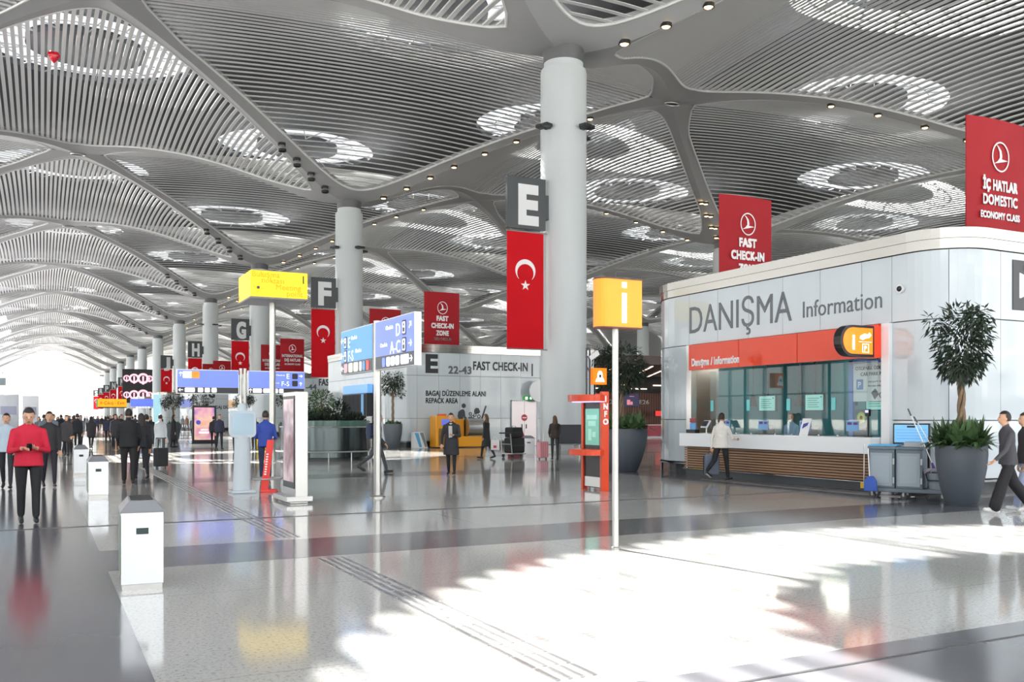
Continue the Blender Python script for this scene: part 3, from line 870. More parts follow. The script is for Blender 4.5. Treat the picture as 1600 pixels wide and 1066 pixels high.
# check-in island E: end wall faces the camera, round corner, flight boards on its concourse end
def end_island(Yw, x_end, label, back=12):
    pa = [(16.6, Yw + back)] + [(16.6, Yw + 1.1)] + arc(17.7, Yw + 1.1, 1.1, 180, 270) + [(x_end, Yw)]
    t, _ = pavilion('check_in_pavilion', label, [(pa, (.35, 1.58, 3.92, 5.18))], x_end, Yw, Yw + back)
    coping(t, pa)
    b = MB(); b.box(17.0, Yw + .4, 5.1, x_end, Yw + back, 5.2); b.build('roof_deck', MATS['roof_deck'], t)
    b = MB(); b.box(x_end - .12, Yw, .0, x_end, Yw + back, 5.6); b.box(16.7, Yw + back - .1, 0, x_end, Yw + back, 5.6); b.build('end_panel', WALLGLASS, t)
    return t
YE = 46.8
isl = end_island(YE, 29.5, 'white glass check-in pavilion lettered E 22-43 and repack area behind the nearest column')
text('E', LETTERD, isl, (18.6, YE - .005, 4.12), (1, 0), .97, .74, bold=.05)
text('22-43', LETTERG, isl, (19.95, YE - .005, 4.06), (1, 0), .42, 1.4, bold=.03)
text('FAST CHECK-IN', LETTERD, isl, (21.45, YE - .005, 4.3), (1, 0), .48, 3.45, bold=.03)
text('|', LETTERD, isl, (25.15, YE - .005, 4.2), (1, 0), .55, None, bold=.02)
text('HIZLI CHECK-IN', LETTERD, isl, (26.0, YE - .005, 4.3), (1, 0), .48, 3.1, bold=.03)
text('BAGAJ DÜZENLEME ALANI', LETTERD, isl, (18.62, YE - .005, 2.82), (1, 0), .29, 3.62, bold=.025)
text('REPACK AREA', LETTERD, isl, (18.62, YE - .005, 2.42), (1, 0), .29, 1.9, bold=.025)
pg = MB()
o_, ux, uz = (20.5, YE - .005, 1.35), (1, 0, 0), (0, 0, 1)
pg.prism([(x + .37, y + .93) for x, y in circ(.13, 18)], o_, ux, uz, .012)
pg.prism([(.0, .35), (.05, .6), (.22, .72), (.36, .74), (.44, .62), (.47, .34), (.62, .2), (.56, .12), (.4, .24), (.36, .34), (.3, .1), (.12, .1)], o_, ux, uz, .012)
pg.prism([(.6, .12), (1.5, .12), (1.78, .92), (1.7, .95), (1.42, .2), (.66, .3)], o_, ux, uz, .012)
for x, y, r_ in ((.78, .48, .1), (.92, .32, .09), (1.06, .42, .1), (1.3, .34, .11), (.78, .3, .06)): ring(pg, (20.5 + x, YE - .005, 1.35 + y), ux, uz, r_ * .55, r_, .012, 14)
pg.prism([(1.0, .55), (1.02, .72), (1.12, .82), (1.28, .8), (1.38, .6), (1.3, .5), (1.15, .48)], o_, ux, uz, .012)
pg.build('repack_pictogram', LETTERD, isl)
# lift doors, emergency signs in the E wall
dr = thing('service_door', 'steel double door with a round red no entry sign in the white wall', 'door', (23.8, YE - .06, 0))
b_ = MB(); b_.box(0, -.02, 0, .06, .06, 2.62); b_.box(1.64, -.02, 0, 1.7, .06, 2.62); b_.box(0, -.02, 2.56, 1.7, .06, 2.62); b_.build('frame', STEELD, dr)
for k in range(2):
    b_ = MB(); b_.box(.07 + k * .79, .0, .02, .07 + k * .79 + .775, .05, 2.55); lf = b_.build('door_leaf', mat('door_steel', (178, 170, 172), .3, .7), dr)
    b_ = MB(); b_.box(.68 + k * .28, -.05, 1.0, .71 + k * .28, 0, 1.25); b_.build('handle', BLACK, lf)
b_ = MB(); b_.prism([(x + .85, y + 1.62) for x, y in circ(.19, 24)], (0, -.012, 0), (1, 0, 0), (0, 0, 1), .01); ne = b_.build('no_entry_disc', mat('sign_red', (176, 22, 40), .4), dr)
b_ = MB(); b_.box(.72, -.03, 1.59, .98, -.022, 1.65); b_.build('no_entry_bar', LETTERW, ne)
ex = thing('exit_sign', 'small green lit exit sign above the steel door', 'sign', (24.9, YE - .12, 2.62))
b_ = MB(); b_.box(-.3, 0, 0, .3, .1, .24); b_.build('case', mat('exit_green', (30, 140, 50), .4, emit=.6), ex)
b_ = MB(); b_.box(-.22, -.006, .04, -.06, 0, .2); b_.prism([(x + .14, y + .12) for x, y in circ(.075, 14)], (0, -.002, 0), (1, 0, 0), (0, 0, 1), .006); b_.build('running_symbol', WHITELIT, ex)
wc = thing('wall_symbol_sign', 'small dark and white symbol plate left of the steel door head', 'sign', (24.0, YE - .05, 2.36))
b_ = MB(); b_.box(-.16, 0, 0, .16, .03, .26); b_.build('plate', LETTERD, wc)
b_ = MB(); b_.box(-.1, -.006, .06, -.02, 0, .2); b_.box(.03, -.006, .06, .11, 0, .2); b_.build('symbol', LETTERW, wc)
ds = thing('disc_sign', 'round white disc sign with black patches half hidden by the nearest column', 'sign', (25.35, YE - .5, 3.15))
b_ = MB(); b_.prism(circ(.62, 36), (0, 0, 0), (1, 0, 0), (0, 0, 1), .08); b_.build('disc', WHITEG, ds)
b_ = MB(); b_.prism([(.1, .6), (.6, .2), (.62, -.1), (.5, -.4), (.3, -.55), (.45, -.2), (.4, .2)], (0, -.085, 0), (1, 0, 0), (0, 0, 1), .006); b_.build('black_patch', BLACK, ds)
b_ = MB(); b_.box(-.03, 0, -.05, .03, .5, .05); b_.build('bracket', STEELD, ds)
# flight information board on the concourse end of island E
fb = thing('flight_information_board', 'dark wide flight board with a blue header on the curved white pavilion end', 'display board', (16.5, 49.5, 0))
b_ = MB(); b_.box(-.35, 0, 1.7, .0, 4.6, 3.0); b_.build('case', BLACK, fb, bevel=.01)
b_ = MB()
for k in range(6): b_.box(-.36, .08 + k * .75, 1.76, -.35, .78 + k * .75, 2.94)
b_.build('display', mat('board_screen', (46, 48, 54), .7, spec=.15), fb)
b_ = MB(); b_.box(-.365, .5, 1.74, -.352, .95, 2.96); b_.build('blue_stripe', mat('board_blue', (60, 140, 190), .4, emit=.3), fb)
b_ = MB(); b_.box(-.3, 0, 3.02, 0, 4.6, 3.5); b_.build('header', mat('header_blue', (108, 168, 232), .4, emit=.5), fb)
b_ = MB(); b_.box(-.33, -.06, .0, -.05, 4.66, 1.68); b_.build('lower_panel', WHITEG, fb)
ow = thing('orange_counter', 'low orange-brown counter below the dark flight board', 'counter', (15.85, 50.3, 0))
b_ = MB(); b_.box(0, 0, 0, .25, 3.0, 1.25); b_.build('body', mat('counter_tan', (176, 134, 92), .5), ow, bevel=.02)
b_ = MB(); b_.box(-.05, -.05, 1.25, .3, 3.05, 1.3); b_.build('counter_top', WHITEG, ow)

# islands further along the concourse
is2 = end_island(82.8, 30, 'white glass check-in pavilion lettered 44 and FAST behind the second red flag')
text('-44', LETTERG, is2, (21.3, 82.79, 4.15), (1, 0), .5, 1.0, bold=.03)
text('FAST CHECK-IN', LETTERD, is2, (22.5, 82.79, 4.55), (1, 0), .6, 4.2, bold=.03)
is3 = end_island(118.8, 30, 'white glass check-in pavilion behind the tall framed advertising screen')
text('G', LETTERD, is3, (18.4, 118.79, 4.12), (1, 0), .95, .8, bold=.05)
text('BAGAJ DÜZENLEME', LETTERD, is3, (18.6, 118.79, 2.7), (1, 0), .4, 4.4, bold=.02)
is4 = end_island(154.8, 30, 'white glass check-in pavilion beside the third flag column down the concourse')
is5 = end_island(190.8, 30, 'white glass check-in pavilion lettered J far down the concourse')
text('J', LETTERD, is5, (18.6, 190.79, 3.6), (1, 0), 1.4, .9, bold=.05)

# wood-clad check-in hall seen between the two pavilions
hall = thing('check_in_hall', 'dark wood-clad check-in hall with light strips seen right of the nearest column', 'check-in hall', (0, 0, 0))
WOODR = stripes_mat('wood_rib_wall', (116, 62, 40), (58, 30, 22), 0, 4.2, .55)
b_ = MB(); b_.box(33, 62, 0, 60, 62.3, 3.65); b_.build('wood_wall', WOODR, hall)
b_ = MB(); b_.box(31.5, 47.5, 4.95, 62, 62.5, 5.5); b_.box(31.5, 62.4, 3.65, 62, 110, 5.4); b_.build('soffit', mat('soffit_brown', (58, 38, 34), .5), hall)
b_ = MB(); b_.box(31.5, 61.9, 3.6, 62, 62.0, 4.95); b_.build('soffit_drop', mat('soffit_dark', (30, 28, 30), .6), hall)
LS = mat('soffit_lit', (255, 238, 220), .5, emit=2.0)
dirv = Vector((.4956, .8698, 0)); per = Vector((.8698, -.4956, 0))
b_ = MB()
rnd = random.Random(5)
for k in range(26):
    base = Vector((28, 44, 4.93)) + per * (k * 1.25)
    d0 = rnd.uniform(0, 3)
    while d0 < 24:
        ln = rnd.uniform(2.5, 6)
        a = base + dirv * d0; c_ = base + dirv * (d0 + ln)
        if 32 < min(a.x, c_.x) and max(a.x, c_.x) < 61.5 and 47.7 < a.y and c_.y < 61.7:
            b_.prism([(0, -.06), (ln, -.06), (ln, .06), (0, .06)], a, dirv, per, .03)
        d0 += ln + rnd.uniform(.6, 1.4)
b_.build('light_strip', LS, hall)
b_ = MB()
for k in range(12): b_.box(33.5 + k * 2.2, 61.7, 3.9 + (k % 2) * .3, 35 + k * 2.2, 61.86, 3.98 + (k % 2) * .3)
b_.build('light_strip', LS, hall)
for x, s_ in ((40.0, 'E25'), (43.2, 'E26'), (46.4, 'E27')): text(s_, LETTERW, hall, (x, 61.9, 2.7), (1, 0), .36, .95, bold=.02)
def vscreen(name, label, x, y, z, w, h, m, extra=None, grp='check-in screens in the wood hall'):
    t = thing(name, label, 'screen', (x, y, z), 0, grp)
    b = MB(); b.box(-w / 2, 0, 0, w / 2, .1, h); b.build('case', BLACK, t)
    b = MB(); b.box(-w / 2 + .03, -.006, .03, w / 2 - .03, 0, h - .03); d = b.build('display', m, t)
    if extra: extra(d, w, h)
    return t
SRED = mat('screen_red', (226, 44, 36), .4, emit=.8); SNAVY = mat('screen_navy', (34, 34, 74), .4, emit=.6); SWH = mat('screen_white', (236, 236, 244), .4, emit=.8)
def redband(d, w, h):
    b = MB(); b.box(-w / 2 + .1, -.01, h * .42, w / 2 - .1, -.007, h * .56); b.build('white_band', WHITELIT, d)
def figs(d, w, h):
    b = MB(); b.box(-.25, -.01, .15, .05, -.007, .55); b.box(.08, -.01, .15, .3, -.007, .4); b.box(.0, -.01, .8, .45, -.007, .84); b.build('picture_mark', mat('pic_pink', (240, 150, 160), .4, emit=.6), d)
vscreen('check_in_screen', 'red screen with white band on the wood wall left of the navy screen', 39.2, 61.7, 2.6, 1.5, .95, SRED, redband)
vscreen('check_in_screen', 'navy blue screen with a small picture on the wood wall', 42.1, 61.7, 2.5, 1.9, 1.05, SNAVY, figs)
vscreen('check_in_screen', 'small red screen below the number E26 on a counter post', 44.4, 60.9, 1.72, .75, .45, SRED)
vscreen('check_in_screen', 'small white screen beside the red one on a counter post', 46.0, 60.9, 1.75, .55, .45, SWH)
vscreen('check_in_screen', 'small white screen just right of the thin orange sign pole', 38.4, 60.9, 1.8, .7, .45, SWH)
dk0 = None
for k in range(6):
    lab = ['first', 'second', 'third', 'fourth', 'fifth', 'sixth'][k] + ' red-fronted check-in desk from the left under the wood wall'
    if dk0 is None:
        dk0 = thing('check_in_desk', lab, 'desk', (36.5, 60.0, 0), 0, 'check-in desks under the wood wall')
        b_ = MB(); b_.box(-.75, 0, .12, .75, .8, 1.0); b_.build('body', mat('desk_crimson', (150, 22, 48), .4), dk0, bevel=.02)
        b_ = MB(); b_.box(-.8, -.05, 1.0, .8, .85, 1.06); b_.build('desk_top', WHITEG, dk0)
        b_ = MB(); b_.box(-.75, .02, 0, .75, .8, .12); b_.build('plinth', STEELD, dk0)
        b_ = MB(); b_.tube([(.95, .4, 0), (.95, .4, 2.1)], .04, 8); b_.build('screen_post', BLACK, dk0)
    else: dup(dk0, (36.5 + k * 2.3, 60.0, 0), 0, lab)
# ------------------------------------------------------------------ banners, flags and gate letters
def swallow_logo(parent, c, rt, r):
    """round white emblem: a ring with a rising bird"""
    o = (c[0], c[1], c[2]); ux = (rt[0], rt[1], 0); uz = (0, 0, 1)
    m = MB(); ring(m, o, ux, uz, r * .9, r, .012, 30, .86); 
    m.prism([(x * r, y * r) for x, y in ((-.42, .78), (-.2, .66), (.06, .4), (.14, .05), (.1, -.14), (.74, -.2), (-.66, -.5), (-.3, -.3), (-.08, -.05), (-.1, .3), (-.26, .6))], o, ux, uz, .012)
    return m.build('emblem', LETTERW, parent)
def roof_banner(label, x, y, lines, z0=5.75, w=2.15, h=2.95, posts=True):
    t = thing('banner', label, 'banner', (x, y, z0), 0, 'red banners standing on the pavilion roofs')
    m = MB(); n = 12; bow = .09
    pts = [(-w / 2 + w * k / n, -bow * (1 - (2 * k / n - 1) ** 2)) for k in range(n + 1)]
    strip(m, pts, 0, h, .03); cl = m.build('cloth', RED, t, smooth=False)
    m = MB()
    for s in (-.55, .55): m.box(s - .09, -.02, -.55, s + .09, .12, .1)
    m.box(-w / 2, -.01, -.06, w / 2, .07, 0); m.build('support', WHITEG, t)
    yy = -bow - .012
    swallow_logo(t, (0, yy, h * .70), (1, 0), .36)
    for s, z, cap, wd, b in lines: text(s, LETTERW, t, (0, yy, z * h), (1, 0), cap, wd, bold=b, align='c')
    return t
FZ = [('FAST', .455, .27, .72, .05), ('CHECK-IN', .315, .27, 1.36, .05), ('ZONE', .175, .27, .76, .05), ('HIZLI CHECK-IN', .08, .15, 1.05, .02)]
DM = [('İÇ HATLAR', .43, .24, 1.25, .05), ('DOMESTIC', .31, .24, 1.25, .03), ('ECONOMY CLASS', .2, .16, 1.42, .04)]
IN = [('INTERNATIONAL', .44, .24, 1.9, .05), ('DIŞ HATLAR', .31, .26, 1.45, .05), ('ECONOMY CLASS', .2, .15, 1.4, .04)]
roof_banner('red banner reading domestic economy class above the near rounded pavilion corner', 20.25, 14.3, DM)
roof_banner('red fast check-in zone banner above the word information on the pavilion', 20.1, 22.9, FZ)
roof_banner('red fast check-in zone banner on the roof above the letter E', 20.15, 48.2, FZ)
roof_banner('red banner half hidden behind the blue double sign, emblem just showing', 20.0, 57.4, FZ)
roof_banner('red international banner touching the second red flag on its left', 20.1, 82.9, IN)
roof_banner('red international banner behind the thin pole of the yellow box sign', 20.0, 90.6, IN)
roof_banner('small red banner above the left blue sign panel, white emblem showing', 20.1, 119.2, IN)
roof_banner('small red banner partly behind the third red flag', 20.0, 127, IN)

def flag_column(k, letter, full=True):
    y = Y0C + SY * k
    xc = X0C - 1.15 - .12 - 1.05
    t = thing('gate_letter_sign', 'charcoal board with white letter %s bracketed to its column' % letter, 'sign', (xc, y - .35, 0), 0, 'charcoal letter boards on the columns')
    m = MB(); m.box(-1.05, -.1, 10.75, 1.05, .1, 13.25); m.build('board', CHAR, t)
    m = MB(); m.box(1.05, -.06, 11.3, 1.25, .3, 12.5); m.build('bracket', CHAR, t)
    text(letter, mat('letter_pale', (226, 228, 230), .5), t, (0.1, -.1, 11.05), (1, 0), 1.85, 1.12, bold=.05, align='c', thick=.03)
    f = thing('flag_banner', 'long red flag with white crescent and star hanging under the letter %s' % letter, 'flag', (xc, y - .3, 0), 0, 'long red flags hanging on the columns')
    m = MB(); m.box(-1.0, -.02, 4.95, 1.0, .0, 10.62); m.build('cloth', FLAGRED, f)
    m = MB(); m.tube([(-1.03, -.01, 10.64), (1.2, -.01, 10.64)], .04, 8); m.tube([(-1.03, -.01, 4.95), (1.2, -.01, 4.95)], .03, 8); m.build('rod', STEEL, f)
    m = MB()
    R1, R2, dy = .55, .45, -.13
    outer = [(R1 * math.cos(a), R1 * math.sin(a)) for a in [R(-48 + 276 * i / 30) for i in range(31)]]
    inner = [(R2 * math.cos(a), dy + R2 * math.sin(a)) for a in [R(-40 + 260 * i / 30) for i in range(31)]]
    o = (0, -.022, 8.75)
    for i in range(30): m.prism([outer[i], outer[i + 1], inner[i + 1], inner[i]][::-1], o, (1, 0, 0), (0, 0, 1), .006)
    m.build('crescent', LETTERW, f)
    m = MB(); st_ = []
    for i in range(10):
        rr = .26 if i % 2 == 0 else .1; a = PI / 2 + i * PI / 5; st_.append((rr * math.cos(a), rr * math.sin(a) - .72))
    m.prism(st_, o, (1, 0, 0), (0, 0, 1), .006); m.build('star', LETTERW, f)
for k, L_ in enumerate('EFGHJ'): flag_column(k, L_)
for k, L_ in ((7, 'M'), (8, 'N'), (9, 'P'), (10, 'R'), (11, 'S')): flag_column(k, L_)

# ------------------------------------------------------------------ signs
SKYB = mat('sign_sky_blue', (70, 150, 226), .35, emit=.55)
PERI = mat('sign_periwinkle', (106, 128, 236), .35, emit=.62)
SDARK = mat('sign_dark_strip', (66, 72, 80), .4)
POLE = mat('sign_pole_steel', (188, 188, 184), .3, .9)
ICON = mat('icon_white', (244, 244, 252), .5, emit=.75)
def rbox(m, o, ux, uz, w, h, depth=.012, r=.04):
    m.prism(rrect(w, h, min(r, w / 2.1, h / 2.1)), o, ux, uz, depth)
# near double-panel sign lying along the concourse
s1 = thing('direction_sign', 'blue double-panel sign on a round steel pole, lettered D, A-C, E and F-S', 'sign', (6.12, 18.05, 0))
m = MB(); m.lathe([(.075, 0), (.075, 3.62)], seg=20); m.lathe([(.16, 0), (.16, .03), (.08, .06)], seg=20, caps=False); m.build('pole', POLE, s1, smooth=True)
def face_panel(t, y0, y1, col, z0=2.6, z1=3.58):
    m = MB(); m.box(-.07, min(y0, y1), z0, .07, max(y0, y1), z1); p = m.build('panel', WHITEG, t)
    m = MB(); m.box(-.078, min(y0, y1) + .01, z0 + .27, -.07, max(y0, y1) - .01, z1 - .02); m.build('blue_face', col, p)
    m = MB(); m.box(-.078, min(y0, y1) + .01, z0 + .01, -.07, max(y0, y1) - .01, z0 + .265); m.build('dark_strip', SDARK, p)
    return p
pr = face_panel(s1, -2.28, -.1, PERI); pl_ = face_panel(s1, .1, 2.3, SKYB)
ux = (0, -1, 0); uz = (0, 0, 1); X_ = -.079
def deskicon(par, y, z):
    m = MB(); rbox(m, (X_, y, z), ux, uz, .2, .28, .008, .04); a = m.build('check_in_icon', BLACK, par)
    m = MB(); rbox(m, (X_ - .008, y, z), ux, uz, .15, .22, .004, .03); m.build('icon_plate', ICON, par)
    m = MB(); m.prism([(-.045, -.08), (.045, -.08), (.045, .0), (-.045, .0)], (X_ - .013, y, z), ux, uz, .003)
    m.prism([(px_, py_ + .055) for px_, py_ in circ(.028, 12)], (X_ - .013, y, z), ux, uz, .003); m.build('icon_mark', BLACK, par)
for z, s_, y in ((3.3, 'D', -1.78), (2.98, 'A-C', -1.78)):
    deskicon(pr, y, z + .03)
    text(s_, ICON, pr, (X_, y + .22, z - .1), (0, -1), .25, None, bold=.0, align='r')
    text('Check-in', ICON, pr, (X_, y + (.62 if s_ == 'D' else .95), z + .06), (0, -1), .085, None, align='r')
for z, s_, y in ((3.28, 'E', 1.95), (2.98, 'F-S', 1.95)):
    deskicon(pl_, y, z + .02)
    text(s_, ICON, pl_, (X_, y - .2, z - .1), (0, -1), .24, None)
    text('Check-in', ICON, pl_, (X_, y - (.42 if s_ == 'E' else .72), z + .06), (0, -1), .085, None)
m = MB(); arrow(m, (X_, -2.1, 3.36), ux, uz, .17, R(45), .008); m.build('arrow', ICON, pr)
m = MB(); arrow(m, (X_, -2.1, 3.02), ux, uz, .17, 0, .008); m.build('arrow', ICON, pr)
m = MB(); arrow(m, (X_, -2.13, 2.735), ux, uz, .17, 0, .008); m.build('arrow', ICON, pr)
m = MB(); arrow(m, (X_, 2.2, 3.36), ux, uz, .17, R(180), .008); m.build('arrow', ICON, pl_)
m = MB(); arrow(m, (X_, 2.2, 3.02), ux, uz, .17, R(180), .008); m.build('arrow', ICON, pl_)
m = MB(); arrow(m, (X_, 2.18, 2.735), ux, uz, .17, R(180), .008); m.build('arrow', ICON, pl_)
for y, w_ in ((-1.82, .42), (-1.42, .2), (-1.16, .2), (-.9, .2)):
    m = MB(); rbox(m, (X_, y, 2.735), ux, uz, w_, .18); m.build('service_icon', ICON, pr)
m = MB(); rbox(m, (X_, -.64, 2.735), ux, uz, .18, .18); m.build('service_icon', PERI, pr)
icl = [mat('icon_mauve', (200, 170, 180), .5, emit=.5), mat('icon_cream', (226, 228, 212), .5, emit=.6), mat('icon_cream', (0, 0, 0)), mat('icon_pale', (222, 230, 222), .5, emit=.6), mat('icon_blue', (110, 160, 214), .5, emit=.5), mat('icon_rose', (226, 92, 92), .5, emit=.5)]
for y, w_, c_ in zip((1.92, 1.56, 1.18, .86, .63, .38), (.26, .28, .3, .15, .15, .17), icl):
    m = MB(); rbox(m, (X_, y, 2.735), ux, uz, w_, .2); m.build('service_icon', c_, pl_)

# far sign facing the camera, two panels on twin poles
s2 = thing('direction_sign', 'wide purple-blue direction sign on twin steel poles facing the camera across the concourse', 'sign', (8.1, 42.6, 0))
for x in (-.09, .09):
    m = MB(); m.lathe([(.07, 0), (.07, 3.85)], cx=x, seg=16); m.build('pole', POLE, s2, smooth=True)
def cross_panel(t, x0, x1, col, z0=2.68, z1=3.76):
    m = MB(); m.box(x0, -.08, z0, x1, .08, z1); p = m.build('panel', WHITEG, t)
    m = MB(); m.box(x0 + .05, -.088, z0 + .3, x1 - .02, -.08, z1 - .04); m.build('blue_face', col, p)
    m = MB(); m.box(x0 + .05, -.088, z0 + .03, x1 - .02, -.08, z0 + .29); m.build('dark_strip', LETTERD, p)
    return p
a2 = cross_panel(s2, -2.86, -.2, PERI); b2 = cross_panel(s2, .2, 2.78, PERI)
ux2 = (1, 0, 0)
for x, w_ in ((-2.3, .42), (-1.85, .22), (-1.56, .22), (-1.27, .22)):
    m = MB(); rbox(m, (x, -.089, 2.85), ux2, uz, w_, .2); m.build('service_icon', ICON, a2)
m = MB(); rbox(m, (-2.4, -.089, 3.52), ux2, uz, .38, .3); m.build('service_icon', ICON, a2)
m = MB(); rbox(m, (-2.06, -.092, 3.52), ux2, uz, .34, .3); m.build('orange_icon', mat('icon_orange', (246, 140, 50), .5, emit=.6), a2)
m = MB(); arrow(m, (-2.68, -.089, 2.85), ux2, uz, .2, PI, .008); m.build('arrow', ICON, a2)
m = MB(); arrow(m, (-2.68, -.089, 3.55), ux2, uz, .2, PI / 2, .008); m.build('arrow', ICON, a2)
for x, w_ in ((.62, .4), (1.08, .4), (1.45, .2), (1.7, .2)):
    m = MB(); rbox(m, (x, -.089, 2.85), ux2, uz, w_, .2); m.build('service_icon', ICON, b2)
m = MB(); arrow(m, (.32, -.089, 2.85), ux2, uz, .2, PI / 2, .008); m.build('arrow', ICON, b2)
m = MB(); arrow(m, (2.6, -.089, 3.55), ux2, uz, .18, 0, .008); m.build('arrow', ICON, b2)
m = MB(); arrow(m, (2.6, -.089, 3.18), ux2, uz, .18, PI / 2, .008); m.build('arrow', ICON, b2)
text('E', ICON, b2, (1.95, -.089, 3.42), (1, 0), .24, None)
text('Check-in', ICON, b2, (1.86, -.089, 3.54), (1, 0), .08, None, align='r')
text('F-S', ICON, b2, (1.72, -.089, 3.08), (1, 0), .22, None)
text('Check-in', ICON, b2, (1.6, -.089, 3.18), (1, 0), .08, None, align='r')
for z in (3.53, 3.2):
    m = MB(); rbox(m, (2.33, -.089, z), ux2, uz, .26, .26); m.build('check_in_icon', BLACK, b2)

# yellow meeting point box on its tall pole
mt = thing('meeting_point_sign', 'yellow meeting point box with number 1 on a tall thin pole', 'sign', (7.5, 33.9, 0))
m = MB(); m.lathe([(.11, 0), (.11, 5.9)], seg=18); m.lathe([(.3, 0), (.3, .03), (.12, .05)], seg=18, caps=False); m.build('pole', POLE, mt, smooth=True)
m = MB(); m.box(-1, -1.1, 5.88, 1, 1.1, 6.8); bx = m.build('lightbox', YELLOWLIT, mt)
m = MB(); m.box(-1.01, -1.11, 5.82, 1.01, 1.11, 5.88); m.box(-.95, -1.05, 6.8, .95, 1.05, 6.83); m.build('tray', mat('tray_grey', (126, 126, 124), .5), mt)
YL_ = mat('letter_gold', (222, 186, 24), .5, emit=.45); YD = mat('letter_olive', (74, 62, 20), .5)
for s_, x, z in (('Buluşma', -.95, 6.58), ('noktası', -.62, 6.38), ('Meeting', -.12, 6.16), ('point', .26, 5.95)): text(s_, YL_, bx, (x, -1.102, z), (1, 0), .2, None, bold=.015)
text('1', YD, bx, (.83, -1.102, 6.42), (1, 0), .3, None, bold=.0)
m = MB(); m.prism([(x - .74, y + 6.2) for x, y in circ(.055, 14)], (0, -1.102, 0), (1, 0, 0), uz, .008); m.build('dot_symbol', YD, bx)
m = MB()
for a in range(4): arrow(m, (-.74 + .17 * math.cos(R(80 + 90 * a)), -1.102, 6.2 + .17 * math.sin(R(80 + 90 * a))), (1, 0, 0), uz, .1, R(80 + 90 * a + 180), .008)
m.build('arrow', YL_, bx)
text('1', YD, bx, (-1.002, 1.0, 5.98), (0, -1), .14, None)

# near orange i sign
si = thing('information_post', 'orange lit box with white i on a slim steel pole standing in the sun patch', 'sign', (6.40, 9.69, 0))
m = MB(); m.lathe([(.04, 0), (.04, 2.78)], seg=18); m.lathe([(.055, 0), (.055, .02), (.041, .03)], seg=18, caps=False); m.build('pole', POLE, si, smooth=True)
m = MB()
poly = [(-.2, .13)] + [(-.2 - .1 * math.sin(PI * k / 8), .13 * math.cos(PI * k / 8)) for k in range(1, 8)] + [(-.2, -.13), (.31, -.13), (.31, .13)]
m.prism([(x, y) for x, y in poly], (0, 0, 2.77), (1, 0, 0), (0, 1, 0), .59); lb = m.build('lightbox', ORANGELIT, si)
for z in (2.755, 3.36):
    m = MB(); m.prism([(x * 1.02, y * 1.05) for x, y in poly], (0, 0, z), (1, 0, 0), (0, 1, 0), .015); m.build('cap', mat('cap_brown', (92, 52, 34), .4), si)
m = MB(); m.box(.01, -.14, 2.82, .075, -.13, 3.19); m.box(.01, -.14, 3.255, .075, -.13, 3.325); m.build('letter_i', WHITELIT, lb)

# orange INFO kiosk facing the concourse
ik = thing('info_kiosk', 'orange INFO kiosk with tall screen, curved canopy and shelf right of the big column', 'kiosk', (11.19, 17.29, 0))
m = MB(); m.box(-.12, 0, 0, .06, .1, 2.22); m.build('side_panel', ORANGE, ik, bevel=.006)
m = MB(); m.box(-.12, .82, 0, .02, .9, 2.1); m.build('side_panel', ORANGE, ik, bevel=.006)
m = MB(); m.box(-.08, .1, .06, .04, .82, 2.02); bd = m.build('body', BLACK, ik)
m = MB(); m.box(-.09, .12, .08, -.08, .8, .3); m.build('base_plate', STEEL, ik)
m = MB(); m.box(-.095, .17, 1.02, -.08, .75, 1.84); sc2 = m.build('display', mat('info_screen', (96, 170, 148), .2, emit=.4), ik)
m = MB()
for a in ((.25, 1.6, .68, 1.7), (.3, 1.45, .62, 1.56), (.3, 1.2, .45, 1.32), (.48, 1.12, .62, 1.38)): m.box(-.1, a[0], a[1], -.096, a[2], a[3])
m.build('screen_picture', mat('info_pic', (150, 205, 185), .3, emit=.4), sc2)
def canopy(z0, z1, d):
    m = MB(); pts = [(-.02, .98)] + [(-d * math.sin(PI * k / 16) ** .7 - .02, .45 + .53 * math.cos(PI * k / 16)) for k in range(1, 16)] + [(-.02, .02)]
    m.prism([(x, y) for x, y in pts], (0, 0, z0), (1, 0, 0), (0, 1, 0), z1 - z0); return m
canopy(2.0, 2.15, .62).build('canopy', ORANGE, ik)
canopy(1.985, 2.0, .5).build('canopy_light', mat('canopy_lit', (196, 190, 255), .4, emit=1.5), ik)
canopy(.80, .93, .6).build('shelf', ORANGE, ik)
for k, c_ in enumerate('INFO'): text(c_, LETTERW, ik, (-.03, -.002, 2.0 - k * .17), (1, 0), .125, None, bold=.05, align='c')
# small orange symbol box on a thin dark post behind the kiosk
lk = thing('symbol_sign', 'small square orange sign with white figure, above the INFO kiosk', 'sign', (13.5, 21.6, 0))
m = MB(); m.box(-.1, -.02, 0, -.06, .02, 3.55); m.box(-.2, -.02, 0, -.16, .02, 3.55); m.build('post', SDARK, lk)
m = MB(); m.box(-.04, -.12, 2.55, .4, .12, 3.0); bb = m.build('lightbox', mat('symbol_orange', (255, 128, 20), .4, emit=.6), lk)
m = MB(); m.prism([(.03, 2.62), (.33, 2.62), (.29, 2.72), (.27, 2.72), (.26, 2.85), (.22, 2.92), (.14, 2.92), (.1, 2.85), (.09, 2.72), (.07, 2.72)], (0, -.122, 0), (1, 0, 0), uz, .008); m.build('figure_symbol', WHITELIT, bb)
m = MB(); m.box(.15, -.138, 2.74, .21, -.131, 2.82); m.build('symbol_detail', BLACK, bb)
cc = thing('security_camera', 'white box camera on a bracket above the small orange symbol sign', 'camera', (13.45, 21.65, 3.2))
m = MB(); m.prism([(0, 0), (.28, .18), (.22, .3), (-.06, .12)], (0, -.08, 0), (1, 0, 0), uz, -.14); m.build('body', WHITEG, cc)
m = MB(); m.tube([(.1, 0, .12), (-.13, 0, .1)], .02, 6); m.build('bracket', STEELD, cc)

